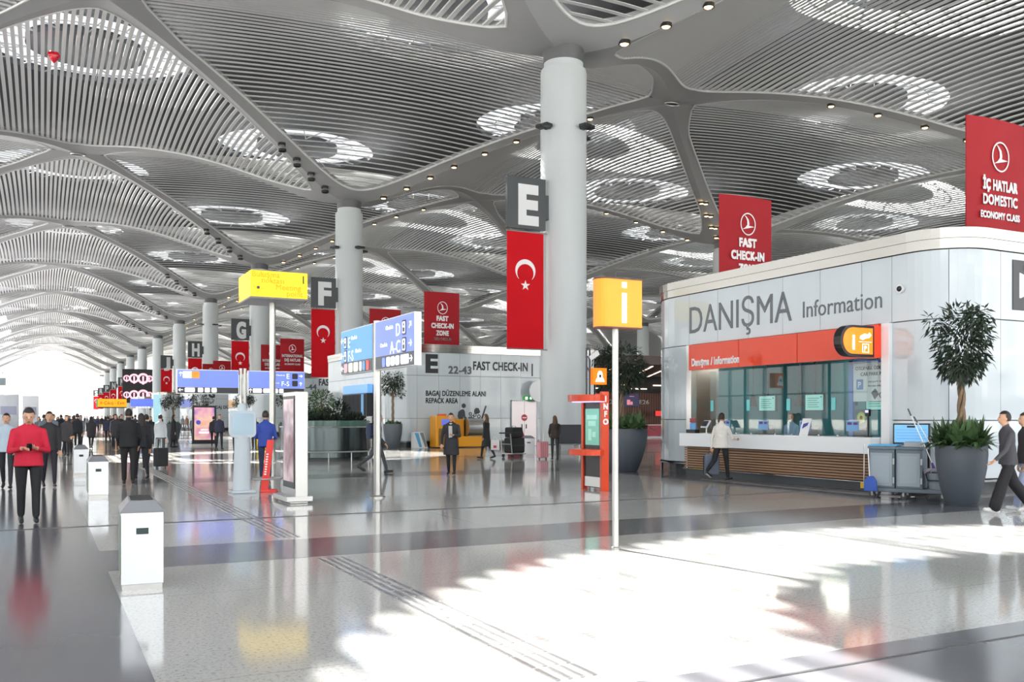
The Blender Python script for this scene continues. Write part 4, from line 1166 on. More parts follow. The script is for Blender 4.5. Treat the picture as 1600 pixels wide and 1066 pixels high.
# ------------------------------------------------------------------ advertising and standing furniture
tt = thing('advertising_totem', 'tall steel advertising totem with pinkish reflection on its screen, on a wide low base', 'totem', (4.42, 17.5, 0))
m = MB(); m.box(-.12, -.02, .1, .12, 1.0, 2.14); m.build('case', STEEL, tt, bevel=.012)
m = MB(); m.box(-.132, .04, .28, -.12, .94, 2.06); m.build('glass_front', BLACK, tt)
pk_ = bpy.data.materials.new('reflection_pink'); pk_.use_nodes = True
def picture(m_, cols, scale, emit):
    nt = m_.node_tree; b = nt.nodes['Principled BSDF']; tc = nt.nodes.new('ShaderNodeTexCoord'); n = nt.nodes.new('ShaderNodeTexNoise'); n.inputs['Scale'].default_value = scale; n.inputs['Detail'].default_value = 2
    r = nt.nodes.new('ShaderNodeValToRGB'); r.color_ramp.elements[0].position = .32; r.color_ramp.elements[1].position = .68
    r.color_ramp.elements[0].color = (*lin(cols[0]), 1); r.color_ramp.elements[1].color = (*lin(cols[-1]), 1)
    for i, c_ in enumerate(cols[1:-1]): e_ = r.color_ramp.elements.new(.32 + .36 * (i + 1) / (len(cols) - 1)); e_.color = (*lin(c_), 1)
    L = nt.links.new; L(tc.outputs['Object'], n.inputs['Vector']); L(n.outputs['Fac'], r.inputs[0]); L(r.outputs[0], b.inputs['Base Color']); L(r.outputs[0], b.inputs['Emission Color'])
    b.inputs['Emission Strength'].default_value = emit; b.inputs['Roughness'].default_value = .1
    return m_
picture(pk_, [(120, 86, 92), (170, 140, 146), (210, 188, 190)], 1.6, .35)
m = MB(); m.box(-.136, .09, .4, -.132, .89, 2.0); m.build('poster', pk_, tt)  # pinkish reflection in the totem screen, painted as a glowing noise picture
m = MB(); m.box(-.3, -.08, .04, .2, 1.06, .14); m.box(-.22, -.02, 0, .12, 1.0, .04); m.build('base', STEEL, tt, bevel=.01)
t2 = thing('advertising_screen', 'framed black advertising screen with a pink and peach picture facing the camera', 'screen', (8.3, 55.0, 0))
m = MB(); m.box(-.66, 0, .1, .66, .2, 2.3); m.build('case', BLACK, t2, bevel=.02)
m = MB(); m.box(-.7, -.05, 0, .7, .3, .12); m.build('base', STEEL, t2)
pm = bpy.data.materials.new('poster_peach'); pm.use_nodes = True
picture(pm, [(226, 168, 140), (240, 196, 176), (214, 150, 176), (120, 100, 190)], 1.1, .55)
m = MB(); m.box(-.55, -.012, .35, .55, 0, 2.2); d2 = m.build('display', pm, t2)
m = MB(); m.prism([(x - .33, y + 1.35) for x, y in circ(.13, 20)], (0, -.015, 0), (1, 0, 0), uz, .005); m.build('blue_badge', mat('badge_blue', (80, 80, 190), .4, emit=.4), d2)
m = MB(); m.box(-.3, -.02, .72, .35, -.014, .82); m.box(-.2, -.02, .9, .2, -.014, .96); m.build('caption_line', ICON, d2)

# pale standing kiosk
pkk = thing('service_kiosk', 'pale grey slim standing kiosk with a wider rounded head near the blue-shirted man', 'kiosk', (3.9, 20.6, 0))
m = MB(); m.box(-.26, -.26, 0, .26, .26, .06); m.build('base', mat('kiosk_pale', (196, 206, 212), .4), pkk, bevel=.02)
m = MB(); m.loft([(0, 0, .06, .2, .14), (0, 0, .9, .17, .12), (0, 0, 1.25, .17, .12)], 20); m.build('pedestal', mat('kiosk_pale', (0, 0, 0)), pkk, smooth=True)
m = MB(); m.prism(rrect(.56, .58, .1), (0, -.1, 1.5), (1, 0, 0), uz, -.14); m.build('head', mat('kiosk_head', (196, 208, 214), .35), pkk)
m = MB(); m.prism(rrect(.46, .46, .05), (0, -.102, 1.5), (1, 0, 0), uz, .004); m.build('display', mat('kiosk_screen', (168, 190, 202), .2, emit=.15), pkk)
m = MB(); m.lathe([(.1, 1.79), (.1, 1.9), (.06, 1.95)], seg=18); m.build('beacon', mat('kiosk_pale', (0, 0, 0)), pkk, smooth=True)

# leaning red post with a ring
rp = thing('charging_post', 'slanted red post with white lettering inside a low steel ring', 'post', (4.42, 20.55, 0), R(-20))
m = MB(); m.prism([(-.13, .02), (.03, .02), (.16, 1.15), (.02, 1.15)], (0, 0, 0), (1, 0, 0), uz, .07); pb = m.build('post', mat('post_red', (214, 44, 36), .35), rp)
m = MB(); m.box(-.12, -.12, 0, .22, .12, .06); m.build('foot', mat('post_red', (0, 0, 0)), rp, bevel=.01)
m = MB(); m.tube([(.33 * math.cos(2 * PI * k / 30), .33 * math.sin(2 * PI * k / 30), .3) for k in range(31)], .016, 8, False)
m.tube([(-.33, 0, .3), (.33, 0, .3)], .012, 6); m.build('ring', STEEL, rp, smooth=True)
m = MB()
for k in range(9): m.box(-.045 + k * .006, -.076, .38 + k * .055, .0 + k * .006, -.07, .38 + k * .055 + .03)
m.build('lettering', LETTERW, pb)

# recycling bins
def make_bin(lab, loc, rz=0, grp='steel recycling bins along the floor edge'):
    t = thing('recycling_bin', lab, 'bin', loc, rz, grp)
    m = MB(); m.box(-.19, -.4, .05, .19, .4, .74); b = m.build('body', mat('bin_steel', (222, 226, 229), .25, .7), t, bevel=.006)
    m = MB(); m.box(-.18, -.385, 0, .18, .385, .05); m.build('plinth', STEEL, t)
    m = MB()
    v = [(-.2, -.41, .74), (.2, -.41, .74), (.2, .41, .74), (-.2, .41, .74), (-.115, -.3, .845), (.115, -.3, .845), (.115, .3, .845), (-.115, .3, .845)]
    m.add(v, [(0, 1, 5, 4), (1, 2, 6, 5), (2, 3, 7, 6), (3, 0, 4, 7), (4, 5, 6, 7), (3, 2, 1, 0)]); m.build('lid', mat('bin_lid', (150, 152, 156), .35, .4), t)
    m = MB()
    for k in range(3): m.box(-.1, -.27 + k * .19, .846, .1, -.12 + k * .19, .852)
    m.build('opening', BLACK, t)
    m = MB(); m.box(-.055, -.404, .53, .055, -.4, .59); m.build('slot', mat('slot_dark', (22, 44, 46), .4), t)
    for k, (c_, n_) in enumerate((((52, 140, 190), 'blue_panel'), ((40, 132, 84), 'green_panel'), ((198, 190, 50), 'yellow_panel'), ((70, 76, 80), 'grey_panel'))):
        m = MB(); m.box(-.196, .38 - k * .195 - .17, .1, -.19, .38 - k * .195, .7); m.build(n_, mat('bin_' + n_, c_, .4), t)
    return t
bn = make_bin('nearest polished steel recycling bin with dark slot at the dark floor edge', (.88, 9.86, 0), R(-3))
dup(bn, (1.04, 21.1, 0), 0, 'second steel recycling bin along the dark floor edge, beyond the nearest')
dup(bn, (1.0, 29.2, 0), 0, 'farthest small steel recycling bin along the dark floor edge')
dup(bn, (18.75, 35.2, 0), R(-24), 'recycling bin with green, yellow and blue side stripes left of the pink suitcase').scale = (1.35, 1.1, 1)

# big round planting bed
rb = thing('round_planter', 'large round stainless steel planting bed with rail, full of dark shrubs', 'planter', (9.85, 35.2, 0))
RPM = mat('planter_steel', (88, 97, 98), .2, 1)
m = MB(); m.lathe([(1.72, .14), (1.72, 1.28), (1.6, 1.28), (1.6, 1.1)], seg=48, caps=False); m.build('wall', RPM, rb, smooth=True)
m = MB(); m.lathe([(1.66, 1.28), (1.66, 1.52), (1.64, 1.52), (1.64, 1.28)], seg=48, caps=False); m.build('glass_band', mat('glass_band', (70, 100, 92), .1), rb, smooth=True)
m = MB(); m.lathe([(1.55, 0), (1.55, .16)], seg=40, caps=False); m.build('plinth', CHAR, rb)
m = MB(); m.lathe([(0.01, 1.12), (1.6, 1.12)], seg=40, caps=False); m.build('soil', SOIL, rb)
m = MB(); m.tube([(1.95 * math.cos(2 * PI * k / 60), 1.95 * math.sin(2 * PI * k / 60), .36) for k in range(61)], .03, 8, False)
for k in range(14): a = 2 * PI * k / 14; m.tube([(1.95 * math.cos(a), 1.95 * math.sin(a), 0), (1.95 * math.cos(a), 1.95 * math.sin(a), .36)], .02, 6)
m.build('rail', STEEL, rb, smooth=True)
m = MB(); m.tube([(1.74 * math.cos(2 * PI * k / 60), 1.74 * math.sin(2 * PI * k / 60), 1.28) for k in range(61)], .025, 8, False); m.build('rim', CHROME, rb, smooth=True)

def leaves(mb, rnd, c, rx, ry, rz, n, ln, wd, shell=.35, droop=.3):
    for _ in range(n):
        while True:
            p = Vector((rnd.uniform(-1, 1), rnd.uniform(-1, 1), rnd.uniform(-1, 1)))
            if shell < p.length < 1: break
        d = (p.normalized() + Vector((rnd.uniform(-.6, .6), rnd.uniform(-.6, .6), rnd.uniform(-.6, .4) - droop))).normalized()
        q = Vector(c) + Vector((p.x * rx, p.y * ry, p.z * rz))
        s = d.cross(Vector((rnd.uniform(-1, 1), rnd.uniform(-1, 1), 1))).normalized(); u = s.cross(d)
        l = ln * rnd.uniform(.7, 1.3); w = wd * rnd.uniform(.7, 1.2)
        mb.add([q, q + d * l * .45 + s * w / 2 + u * w * .15, q + d * l, q + d * l * .45 - s * w / 2 + u * w * .15], [(0, 1, 2), (0, 2, 3)])
def strap(mb, rnd, base, n, ln, wd):
    """arching strap leaves from a rosette"""
    for _ in range(n):
        a = rnd.uniform(0, 2 * PI); el = rnd.uniform(.6, 1.5); l = ln * rnd.uniform(.7, 1.2)
        h = Vector((math.cos(a), math.sin(a), 0)); s = Vector((-math.sin(a), math.cos(a), 0)); vs = []
        for k in range(6):
            t = k / 5; p = Vector(base) + h * (l * t * math.cos(el)) + Vector((0, 0, l * (t * math.sin(el) - .55 * t * t * math.cos(el) - .15 * t * t)))
            w = wd * math.sin(PI * (.1 + .88 * t) ** .8) * .5 + .003; vs += [p + s * w, p - s * w]
        mb.add(vs, [(2 * k, 2 * k + 2, 2 * k + 3, 2 * k + 1) for k in range(5)])
rnd = random.Random(11)
shr = [(-1.05, -.6, .55), (-.45, -1.05, .6), (.25, -1.1, .55), (.85, -.75, .6), (1.2, -.1, .6), (0, -.3, .75), (.7, .4, 1.05), (-.9, .3, .9), (-.2, .9, .7)]
nm = ['first', 'second', 'third', 'fourth', 'fifth', 'sixth', 'seventh', 'eighth', 'ninth']
for k, (x, y, h) in enumerate(shr):
    where = ('at the left front rim', 'at the front rim left of the middle', 'at the front rim right of the middle', 'at the right front rim', 'at the right rim', 'in the middle', 'tall and pointed, right of the leafy tree', 'at the left back', 'at the back rim')[k]
    t = thing('shrub', 'dark evergreen shrub in the round steel bed, ' + where, 'shrub', (9.85 + x, 35.2 + y, 1.12), 0, 'shrubs in the round steel bed')
    m = MB(); leaves(m, rnd, (0, 0, h * .5), .42, .42, h * .6, 720, .15, .055, .1, -.1)
    if k == 6: leaves(m, rnd, (0, 0, h * .9), .22, .22, h * .35, 160, .1, .035, .2, -.2)
    m.build('foliage', mat('leaf_hedge', (22, 36, 24), .65, noise=.3, nscale=3), t)
    m = MB(); m.tube([(0, 0, 0), (0, 0, h * .7)], .02, 6); m.build('stem', BARK, t)
tr = thing('small_tree', 'small leafy tree rising from the middle of the round steel bed', 'tree', (9.7, 35.35, 1.12))
m = MB(); m.tube([(0, 0, 0), (.03, 0, .7), (0, .02, 1.3)], [.05, .04, .02], 8)
for k in range(6): m.tube([(0, 0, .6), (.3 * math.cos(k), .3 * math.sin(k), 1.1)], [.02, .008], 5)
m.build('trunk', BARK, tr)
m = MB(); leaves(m, rnd, (0, 0, 1.05), .5, .5, .55, 700, .15, .055, .15, .1); m.build('crown', LEAF, tr)

# ------------------------------------------------------------------ potted trees
def pot_profile(r, h): return [(r * .56, 0), (r * .62, .03), (r * .8, h * .3), (r * .95, h * .62), (r, h * .85), (r * .985, h), (r * .93, h), (r * .9, h - .08)]
def potted(lab_pot, lab_tree, lab_under, loc, r, h, th, crown, seed, tr_h=None, nleaf=1500, ulen=.34, under_n=130):
    p = thing('planter_pot', lab_pot, 'planter', loc, 0, 'tall dark grey tapered planters')
    m = MB(); m.lathe(pot_profile(r, h), seg=48, caps=False); m.build('pot', POTGREY, p, smooth=True)
    m = MB(); m.lathe([(.01, h - .07), (r * .92, h - .07)], seg=32, caps=False); m.build('soil', SOIL, p)
    rn = random.Random(seed)
    t = thing('potted_tree', lab_tree, 'tree', (loc[0], loc[1], loc[2] + h - .07))
    m = MB()
    for ph in (0, 2.1, 4.2):
        m.tube([(.045 * math.cos(ph + z * 5.5), .045 * math.sin(ph + z * 5.5), z) for z in [th * i / 14 for i in range(15)]], [.042 - .014 * i / 14 for i in range(15)], 7)
    for k in range(9):
        a = k * 2.4; m.tube([(0, 0, th * (.78 + .02 * k)), (crown[0] * .5 * math.cos(a), crown[0] * .5 * math.sin(a), th + crown[1] * (.2 + .08 * k))], [.02, .006], 5)
    m.build('trunk', BARK, t, smooth=True)
    m = MB(); cz = th + crown[1] * .75
    leaves(m, rn, (0, 0, cz), crown[0], crown[0], crown[1], nleaf, .17, .045, .25, .5)
    for k in range(12):
        a = rn.uniform(0, 6.28); q = rn.uniform(.55, 1.15)
        leaves(m, rn, (crown[0] * q * math.cos(a), crown[0] * q * math.sin(a), cz + rn.uniform(-.8, .8) * crown[1]), .2, .2, .24, 60, .17, .045, 0, .7)
    m.build('crown', LEAFD, t)
    u = thing('leafy_underplanting', lab_under, 'plant', (loc[0], loc[1], loc[2] + h - .07))
    m = MB()
    for k in range(16):
        a = k * 2.399; q = r * .85 * math.sqrt((k + .5) / 16)
        strap(m, rn, (q * math.cos(a), q * math.sin(a), 0), under_n // 12, ulen * 1.15, .1)
    m.build('foliage', LEAF, u)
    return p
potted('dark grey planter with tree before the rounded white corner, right of the cleaning trolley', 'slender tree with braided trunk in the planter beside the cleaning trolley',
       'broad green leaves around the braided trunk in the near right planter', (15.36, 11.56, 0), .455, 1.12, 1.45, (.46, .72), 3, nleaf=900, ulen=.6, under_n=420)
potted('wide dark planter between the INFO kiosk and the information pavilion', 'tree with hanging dark foliage in the wide planter behind the thin orange sign pole',
       'long strap leaves filling the wide dark planter beside the information pavilion', (15.75, 23.5, 0), .78, 1.3, 1.35, (.75, .75), 4, nleaf=1700, ulen=.62, under_n=330)
potted('dark planter right of the near blue sign pole, before the E pavilion corner', 'small tree with thin trunk left of the repack area lettering',
       'low green plants at the foot of the tree left of the repack area lettering', (16.3, 45.6, 0), .5, 1.3, 1.7, (.55, .62), 6, nleaf=600, ulen=.3, under_n=90)
for k, (x, y, w) in enumerate(((8.0, 66.5, 'farthest left, above the dark-coated woman'), (10.6, 72, 'beside the framed advertising screen'), (13.2, 69, 'behind the pale kiosk'), (14.6, 62, 'below the right blue sign panel'))):
    potted('dark distant planter in the row below the blue sign, ' + w, 'small distant tree in the row below the blue sign, ' + w, 'green plants in the distant planter, ' + w,
           (x, y, 0), .5, 1.2, 1.25, (.7, .62), 20 + k, nleaf=350, ulen=.3, under_n=40)

# ------------------------------------------------------------------ things by the E pavilion
af = thing('sandwich_board', 'white and blue slanted floor board against the white E wall', 'floor board', (18.0, 46.1, 0))
m = MB(); m.prism([(-.36, 0), (.46, 0), (.22, .86), (-.36, .86)], (0, 0, 0), (1, 0, 0), uz, -.35); m.build('body', WHITEG, af)
m = MB(); m.prism([(-.3, .8), (-.08, .8), (.12, .04), (-.02, .04)], (0, -.002, 0), (1, 0, 0), uz, .006); m.build('blue_stripe', mat('board_stripe', (82, 170, 214), .5), af)
m = MB(); m.prism([(.0, .82), (.2, .82), (.42, .05), (.3, .05)], (0, -.002, 0), (1, 0, 0), uz, .006); m.build('grey_stripe', mat('board_grey', (110, 130, 140), .5), af)
YM = mat('machine_yellow', (226, 156, 24), .4)
yw = thing('wrapping_machine', 'tall yellow-orange baggage wrapping cabinet with small blue screen', 'machine', (19.2, 45.4, 0))
m = MB(); m.box(-.55, 0, .05, .55, .9, 1.72); m.build('cabinet', YM, yw, bevel=.03)
m = MB(); m.box(-.25, -.015, 1.2, .2, 0, 1.55); m.build('display', mat('machine_screen', (96, 110, 196), .3, emit=.5), yw)
m = MB(); m.box(-.4, -.012, .12, .4, 0, 1.05); m.build('dark_door', mat('machine_brown', (126, 92, 30), .5), yw)
m = MB(); m.cbox(-.1, .3, 1.77, .4, .3, .1); m.build('red_top', mat('machine_red', (220, 84, 40), .4), yw)
yc = thing('wrapping_counter', 'yellow baggage wrapping counter with steel drum right of the yellow cabinet', 'machine', (20.75, 45.5, 0))
m = MB(); m.box(-.75, 0, .05, .85, .8, .62); m.box(-.72, .5, .62, -.2, .8, 1.55); m.build('cabinet', YM, yc, bevel=.02)
m = MB(); m.prism(circ(.48, 28), (-.15, .4, 1.1), (0, 1, 0), (0, 0, 1), .95); m.build('drum', STEEL, yc, smooth=False)
m = MB(); m.box(-.2, .1, .6, .85, .7, .66); m.build('turntable', STEELD, yc)

# luggage trolley with black bags
lt = thing('luggage_trolley', 'steel luggage trolley loaded with black bags by the white wall', 'trolley', (17.3, 33.7, 0), R(20))
m = MB(); m.tube([(-.42, -.28, .16), (.5, -.2, .14), (.5, .2, .14), (-.42, .28, .16), (-.42, -.28, .16)], .022, 8)
m.tube([(-.42, -.28, .16), (-.52, -.28, 1.0)], .022, 8); m.tube([(-.42, .28, .16), (-.52, .28, 1.0)], .022, 8)
m.tube([(-.5, -.28, .55), (-.5, .28, .55)], .016, 8)
for y in (-.12, 0, .12): m.tube([(-.42, y, .16), (.5, y * .8, .14)], .012, 6)
m.build('frame', STEEL, lt, smooth=True)
m = MB(); m.tube([(-.52, -.33, 1.0), (-.52, .33, 1.0)], .03, 10); m.build('push_bar', BLACK, lt)
for x, y in ((-.38, -.25), (-.38, .25), (.4, 0)):
    m = MB(); m.tube([(x, y - .02, .075), (x, y + .02, .075)], .075, 14); m.build('wheel', BLACK, lt)
BAGB = mat('bag_black', (30, 31, 33), .7)
for dx, dz, sx, sz, lab in ((.02, .18, .78, .62, 'large black suitcase lying at the bottom of the luggage trolley'), (-.02, .81, .62, .42, 'black holdall on top of the suitcase on the luggage trolley')):
    ca, sa = math.cos(R(20)), math.sin(R(20))
    b_ = thing('suitcase' if dz < .5 else 'travel_bag', lab, 'luggage', (17.3 + dx * ca, 33.7 + dx * sa, dz), R(20))
    m = MB(); m.box(-sx / 2, -.24, 0, sx / 2, .24, sz); m.build('body', BAGB, b_, bevel=.06)
    m = MB(); m.tube([(-.12, 0, sz - .01), (-.1, 0, sz + .05), (.1, 0, sz + .05), (.12, 0, sz - .01)], .014, 6); m.build('handle', CHAR, b_)
    m = MB(); m.box(-sx / 2 - .003, -.245, sz * .48, sx / 2 + .003, .245, sz * .52); m.build('zip_band', CHAR, b_)
rbg = thing('travel_bag', 'dark red bag half hidden behind the white bin, right of the luggage trolley', 'luggage', (18.75, 36.15, 0))
m = MB(); m.loft([(-.1, 0, 0, .4, .2), (-.1, 0, .45, .4, .22), (0, 0, .85, .3, .18), (.06, 0, 1.08, .16, .1)], 16); m.build('body', mat('bag_red', (146, 26, 46), .7), rbg, smooth=True)
m = MB(); m.tube([(-.04, 0, 1.04), (.06, 0, 1.18), (.16, 0, 1.04)], .015, 6); m.build('handle', CHAR, rbg)
pkc = thing('suitcase', 'tall pink hard-shell suitcase beside the long-haired woman', 'luggage', (17.45, 31.55, 0))
m = MB(); m.box(-.2, -.13, .06, .2, .13, .70); m.build('shell', mat('case_pink', (226, 158, 166), .35), pkc, bevel=.04)
m = MB()
for k in range(4): m.box(-.15 + k * .09, -.137, .1, -.11 + k * .09, -.128, .66)
m.build('shell_groove', mat('case_pink_groove', (206, 138, 148), .4), pkc)
m = MB(); m.tube([(-.08, .1, .7), (-.08, .1, .98), (.08, .1, .98), (.08, .1, .7)], .012, 6); m.build('handle', STEEL, pkc)
for x in (-.15, .15):
    m = MB(); m.tube([(x - .015, 0, .03), (x + .015, 0, .03)], .03, 12); m.build('wheel', BLACK, pkc)
# bench and dark panel at the column
bh = thing('waiting_bench', 'low grey steel bench at the foot of the big near column', 'bench', (21.3, 36.5, 0))
m = MB(); m.box(-.9, -.25, .38, .9, .25, .43); m.build('seat', STEELD, bh, bevel=.01)
for x in (-.7, .7):
    m = MB(); m.box(x - .03, -.22, 0, x + .03, .22, .38); m.build('leg', STEEL, bh)
bp = thing('dark_display_panel', 'dark blue-black free-standing panel behind the bench at the column', 'panel', (22.1, 37.3, 0))
m = MB(); m.box(-.75, 0, .35, .75, .12, 1.3); m.build('panel', mat('panel_night', (36, 40, 50), .5), bp, bevel=.01)
for x in (-.6, .6):
    m = MB(); m.box(x - .04, -.1, 0, x + .04, .22, .35); m.build('leg', STEELD, bp)

# ------------------------------------------------------------------ cleaning trolley
GC = mat('cart_grey', (98, 110, 120), .5); GD = mat('cart_door', (146, 158, 166), .45)
TA = R(-78)
clt = thing('cleaning_trolley', 'grey two-door cleaning trolley on casters before the pavilion corner', 'trolley', (15.6, 12.88, 0), R(-62))
m = MB(); m.box(-.78, -.26, .14, .72, .26, .22); m.build('base', GC, clt, bevel=.015)
m = MB(); m.box(-.76, -.25, .22, -.26, .25, 1.0); m.box(-.24, -.25, .22, .26, .25, 1.0); m.build('cabinet', GC, clt, bevel=.015)
for x0 in (-.73, -.21):
    m = MB(); m.box(x0, -.275, .26, x0 + .43, -.25, .93); d_ = m.build('door', GD, clt, bevel=.01)
    m = MB(); m.box(x0 + .05, -.282, .33, x0 + .38, -.275, .87); m.build('door_panel', mat('cart_door_panel', (154, 166, 174), .45), d_)
    for z in (.32, .7):
        m = MB(); m.box(x0 + .44, -.285, z, x0 + .47, -.25, z + .12); m.build('hinge', mat('hinge_grey', (190, 196, 200), .4), d_)
m = MB(); m.box(-.78, -.27, 1.0, -.24, .27, 1.06); m.box(-.24, -.27, 1.0, .28, .27, 1.05); m.build('lid', GC, clt, bevel=.01)
for x, y in ((-.7, -.2), (-.7, .2), (-.1, -.2), (-.1, .2), (.62, -.2), (.62, .2)):
    m = MB(); m.tube([(x, y - .02, .06), (x, y + .02, .06)], .06, 16); w_ = m.build('caster', BLACK, clt)
    m = MB(); m.box(x - .02, y - .035, .06, x + .02, y + .035, .15); m.build('caster_fork', STEELD, w_)
def onT(x, y, z):
    c_, s_ = math.cos(R(-62)), math.sin(R(-62)); return (15.6 + x * c_ - y * s_, 12.88 + x * s_ + y * c_, z)
cl_ = thing('cleaning_cloth', 'light blue cloth lying folded on the left trolley lid', 'cloth', onT(-.5, 0, 1.06), R(-62))
m = MB(); m.box(-.27, -.26, 0, .28, .24, .035); m.build('cloth', mat('cloth_blue', (96, 178, 222), .8), cl_, bevel=.015)
bxx = thing('plastic_tray', 'small pale grey tray on the right trolley lid', 'tray', onT(.06, 0, 1.05), R(-62))
m = MB(); m.box(-.17, -.15, 0, .17, .15, .1); m.build('tray', mat('tray_pale', (168, 174, 178), .5), bxx, bevel=.015)
m = MB(); m.box(-.15, -.13, .1, .15, .13, .105); m.build('tray_inside', mat('tray_inside', (128, 134, 140), .5), bxx)
bk = thing('mop_bucket', 'grey mop bucket with dark blue rim on the trolley end', 'bucket', onT(.5, -.02, .22), R(-62))
m = MB(); m.loft([(0, 0, 0, .17, .15), (0, 0, .34, .22, .19)], 20); m.build('body', mat('bucket_grey', (140, 148, 154), .45), bk, smooth=True)
m = MB(); m.tube([(.225 * math.cos(2 * PI * k / 24), .195 * math.sin(2 * PI * k / 24), .34) for k in range(25)], .016, 8, False); m.tube([(-.2, -.12, .3), (-.15, -.21, .18), (.15, -.21, .18), (.2, -.12, .3)], .012, 6); m.build('rim', mat('rim_blue', (40, 54, 80), .4), bk)
m = MB(); m.box(.1, -.08, .3, .2, .12, .62); m.build('wringer', mat('wringer_blue', (46, 60, 170), .4), bk, bevel=.02)
mh = thing('rag_mop', 'grey rag mop draped over the bucket rim', 'mop', onT(.48, -.02, .56), R(-62))
m = MB(); rn = random.Random(2)
for k in range(34):
    a = 2 * PI * k / 34; q = rn.uniform(.2, .32); m.tube([(.02 * math.cos(a), .02 * math.sin(a), .06), (.16 * math.cos(a), .14 * math.sin(a), .055), (q * math.cos(a), q * .85 * math.sin(a), rn.uniform(-.02, .03))], .018, 5)
m.build('strands', mat('mop_grey', (176, 168, 176), .9), mh)
for k, (lab, p0, p1, hc, g) in enumerate((('long pole mop with violet socket leaning left from the bucket', (.44, .0, .62), (-.08, .1, 1.82), (92, 60, 160), (60, 66, 76)),
                                        ('second long pole with red socket leaning left behind the first mop', (.6, .1, .64), (.02, .16, 1.66), (160, 40, 60), (70, 76, 84)))):
    a, b = Vector(onT(*p0)), Vector(onT(*p1))
    t = thing('mop', lab, 'mop', a); d = b - a
    m = MB(); m.tube([d * .1, d * .88], .011, 8); m.build('pole', mat('mop_pole', (206, 206, 204), .3, .7), t)
    m = MB(); m.tube([(0, 0, -.04), d * .1], [.035, .018], 10); m.build('socket', mat('mop_socket%d' % k, hc, .4), t)
    m = MB(); m.tube([d * .88, d], .015, 8); m.build('grip', mat('mop_grip%d' % k, g, .5), t)
dp = thing('dustpan', 'blue long-handled dustpan hanging on the left side of the trolley', 'dustpan', onT(-.70, -.34, .16), R(-62))
m = MB(); m.prism([(-.13, .0), (.13, .0), (.12, .2), (.05, .3), (-.05, .3), (-.12, .2)], (.02, -.06, .0), (1, 0, 0), uz, .05); m.build('pan', mat('pan_blue', (34, 78, 168), .4), dp, bevel=.01)
m = MB(); m.tube([(.0, -.08, .28), (-.04, -.04, .86)], .012, 8); m.build('handle', mat('mop_pole', (0, 0, 0)), dp)
yb_ = thing('hand_brush', 'yellow brush hanging beside the blue dustpan', 'brush', onT(-.84, -.3, .2), R(-62))
m = MB(); m.box(-.06, -.04, 0, .04, .04, .12); m.build('bristles', mat('brush_yellow', (200, 164, 60), .8), yb_)
m = MB(); m.tube([(0, 0, .12), (0, .02, .9)], .01, 6); m.build('handle', STEEL, yb_)
# information screen behind the trolley
isd = thing('information_screen', 'black standing screen with a light blue page behind the cleaning trolley', 'screen', (16.17, 13.35, 0), R(-62))
m = MB(); m.box(-.36, 0, .4, .36, .1, 1.52); m.build('case', BLACK, isd, bevel=.01)
m = MB(); m.box(-.33, -.006, 1.12, .33, 0, 1.49); di = m.build('display', mat('screen_lightblue', (112, 176, 224), .3, emit=.5), isd)
m = MB(); m.box(-.33, -.006, .9, .33, 0, 1.1); m.build('keyboard_area', SDARK, isd)
m = MB()
for k in range(4): m.box(-.3, -.012, 1.2 + k * .06, .3, -.007, 1.205 + k * .06)
m.build('page_line', mat('page_line', (70, 120, 170), .5), di)
m = MB(); m.box(-.08, -.012, 1.43, .08, -.007, 1.47); m.build('page_mark', BLACK, di)
m = MB()
for k in range(3):
    for r_ in range(2): m.box(-.3 + k * .21, -.012, .95 + r_ * .07, -.13 + k * .21, -.007, .99 + r_ * .07)
m.build('key_mark', mat('key_mark', (170, 170, 170), .5), isd)
m = MB(); m.box(-.3, -.02, 0, .3, .2, .04); m.box(-.1, .02, .04, .1, .08, .42); m.build('stand', BLACK, isd)

# ------------------------------------------------------------------ far down the concourse
led = thing('led_wall', 'big black LED wall with two rows of pink and white swirls far down the concourse', 'screen', (22.4, 247, 0))
m = MB(); m.box(-4.6, 0, 5.2, 2.6, .4, 13.6); m.build('case', BLACK, led)
lp = bpy.data.materials.new('led_pink'); lp.use_nodes = True
LP1 = mat('led_pink_lit', (250, 190, 206), .4, emit=.9)
for r_, z in enumerate((7.2, 11.3)):
    m = MB()
    for x, q in ((-3.6, .9), (-1.9, 1.3), (.2, 1.5), (1.7, .9)):
        ring(m, (x, -.01, z), (1, 0, 0), uz, q * .55, q * .9, .02, 18); m.box(x - q * .15, -.03, z - q, x + q * .15, -.012, z + q * .4)
    m.build('swirl_picture', LP1, led)
m = MB(); m.box(-4.6, .05, 0, -4.3, .3, 5.2); m.box(2.3, .05, 0, 2.6, .3, 5.2); m.build('post', STEEL, led)
ey = thing('exit_direction_sign', 'orange-yellow exit sign on posts far down the concourse', 'sign', (9.0, 143.5, 0))
m = MB(); m.box(-1.9, -.1, 3.1, 1.9, .1, 4.25); eb = m.build('panel', mat('exit_yellow', (255, 176, 20), .4, emit=.6), ey)
m = MB(); m.box(-1.9, -.12, 2.95, 1.9, .12, 3.1); m.build('tray', BLACK, ey)
m = MB(); m.box(-2.1, -.1, 3.1, -1.9, .1, 4.25); m.build('green_end', mat('exit_end_green', (60, 170, 120), .4, emit=.4), ey)
text('←Çıkış - Exit', mat('exit_brown', (120, 76, 20), .5), eb, (0, -.102, 3.45), (1, 0), .5, 3.2, align='c')
for x in (-.1, .1):
    m = MB(); m.lathe([(.07, 0), (.07, 4.3)], cx=x, seg=12); m.build('pole', POLE, ey)
s3 = thing('direction_sign', 'small distant purple-blue direction sign right of the yellow exit sign', 'sign', (14.0, 143.5, 0))
m = MB(); m.box(-2.6, -.1, 2.9, 1.6, .1, 4.3); p3 = m.build('panel', WHITEG, s3)
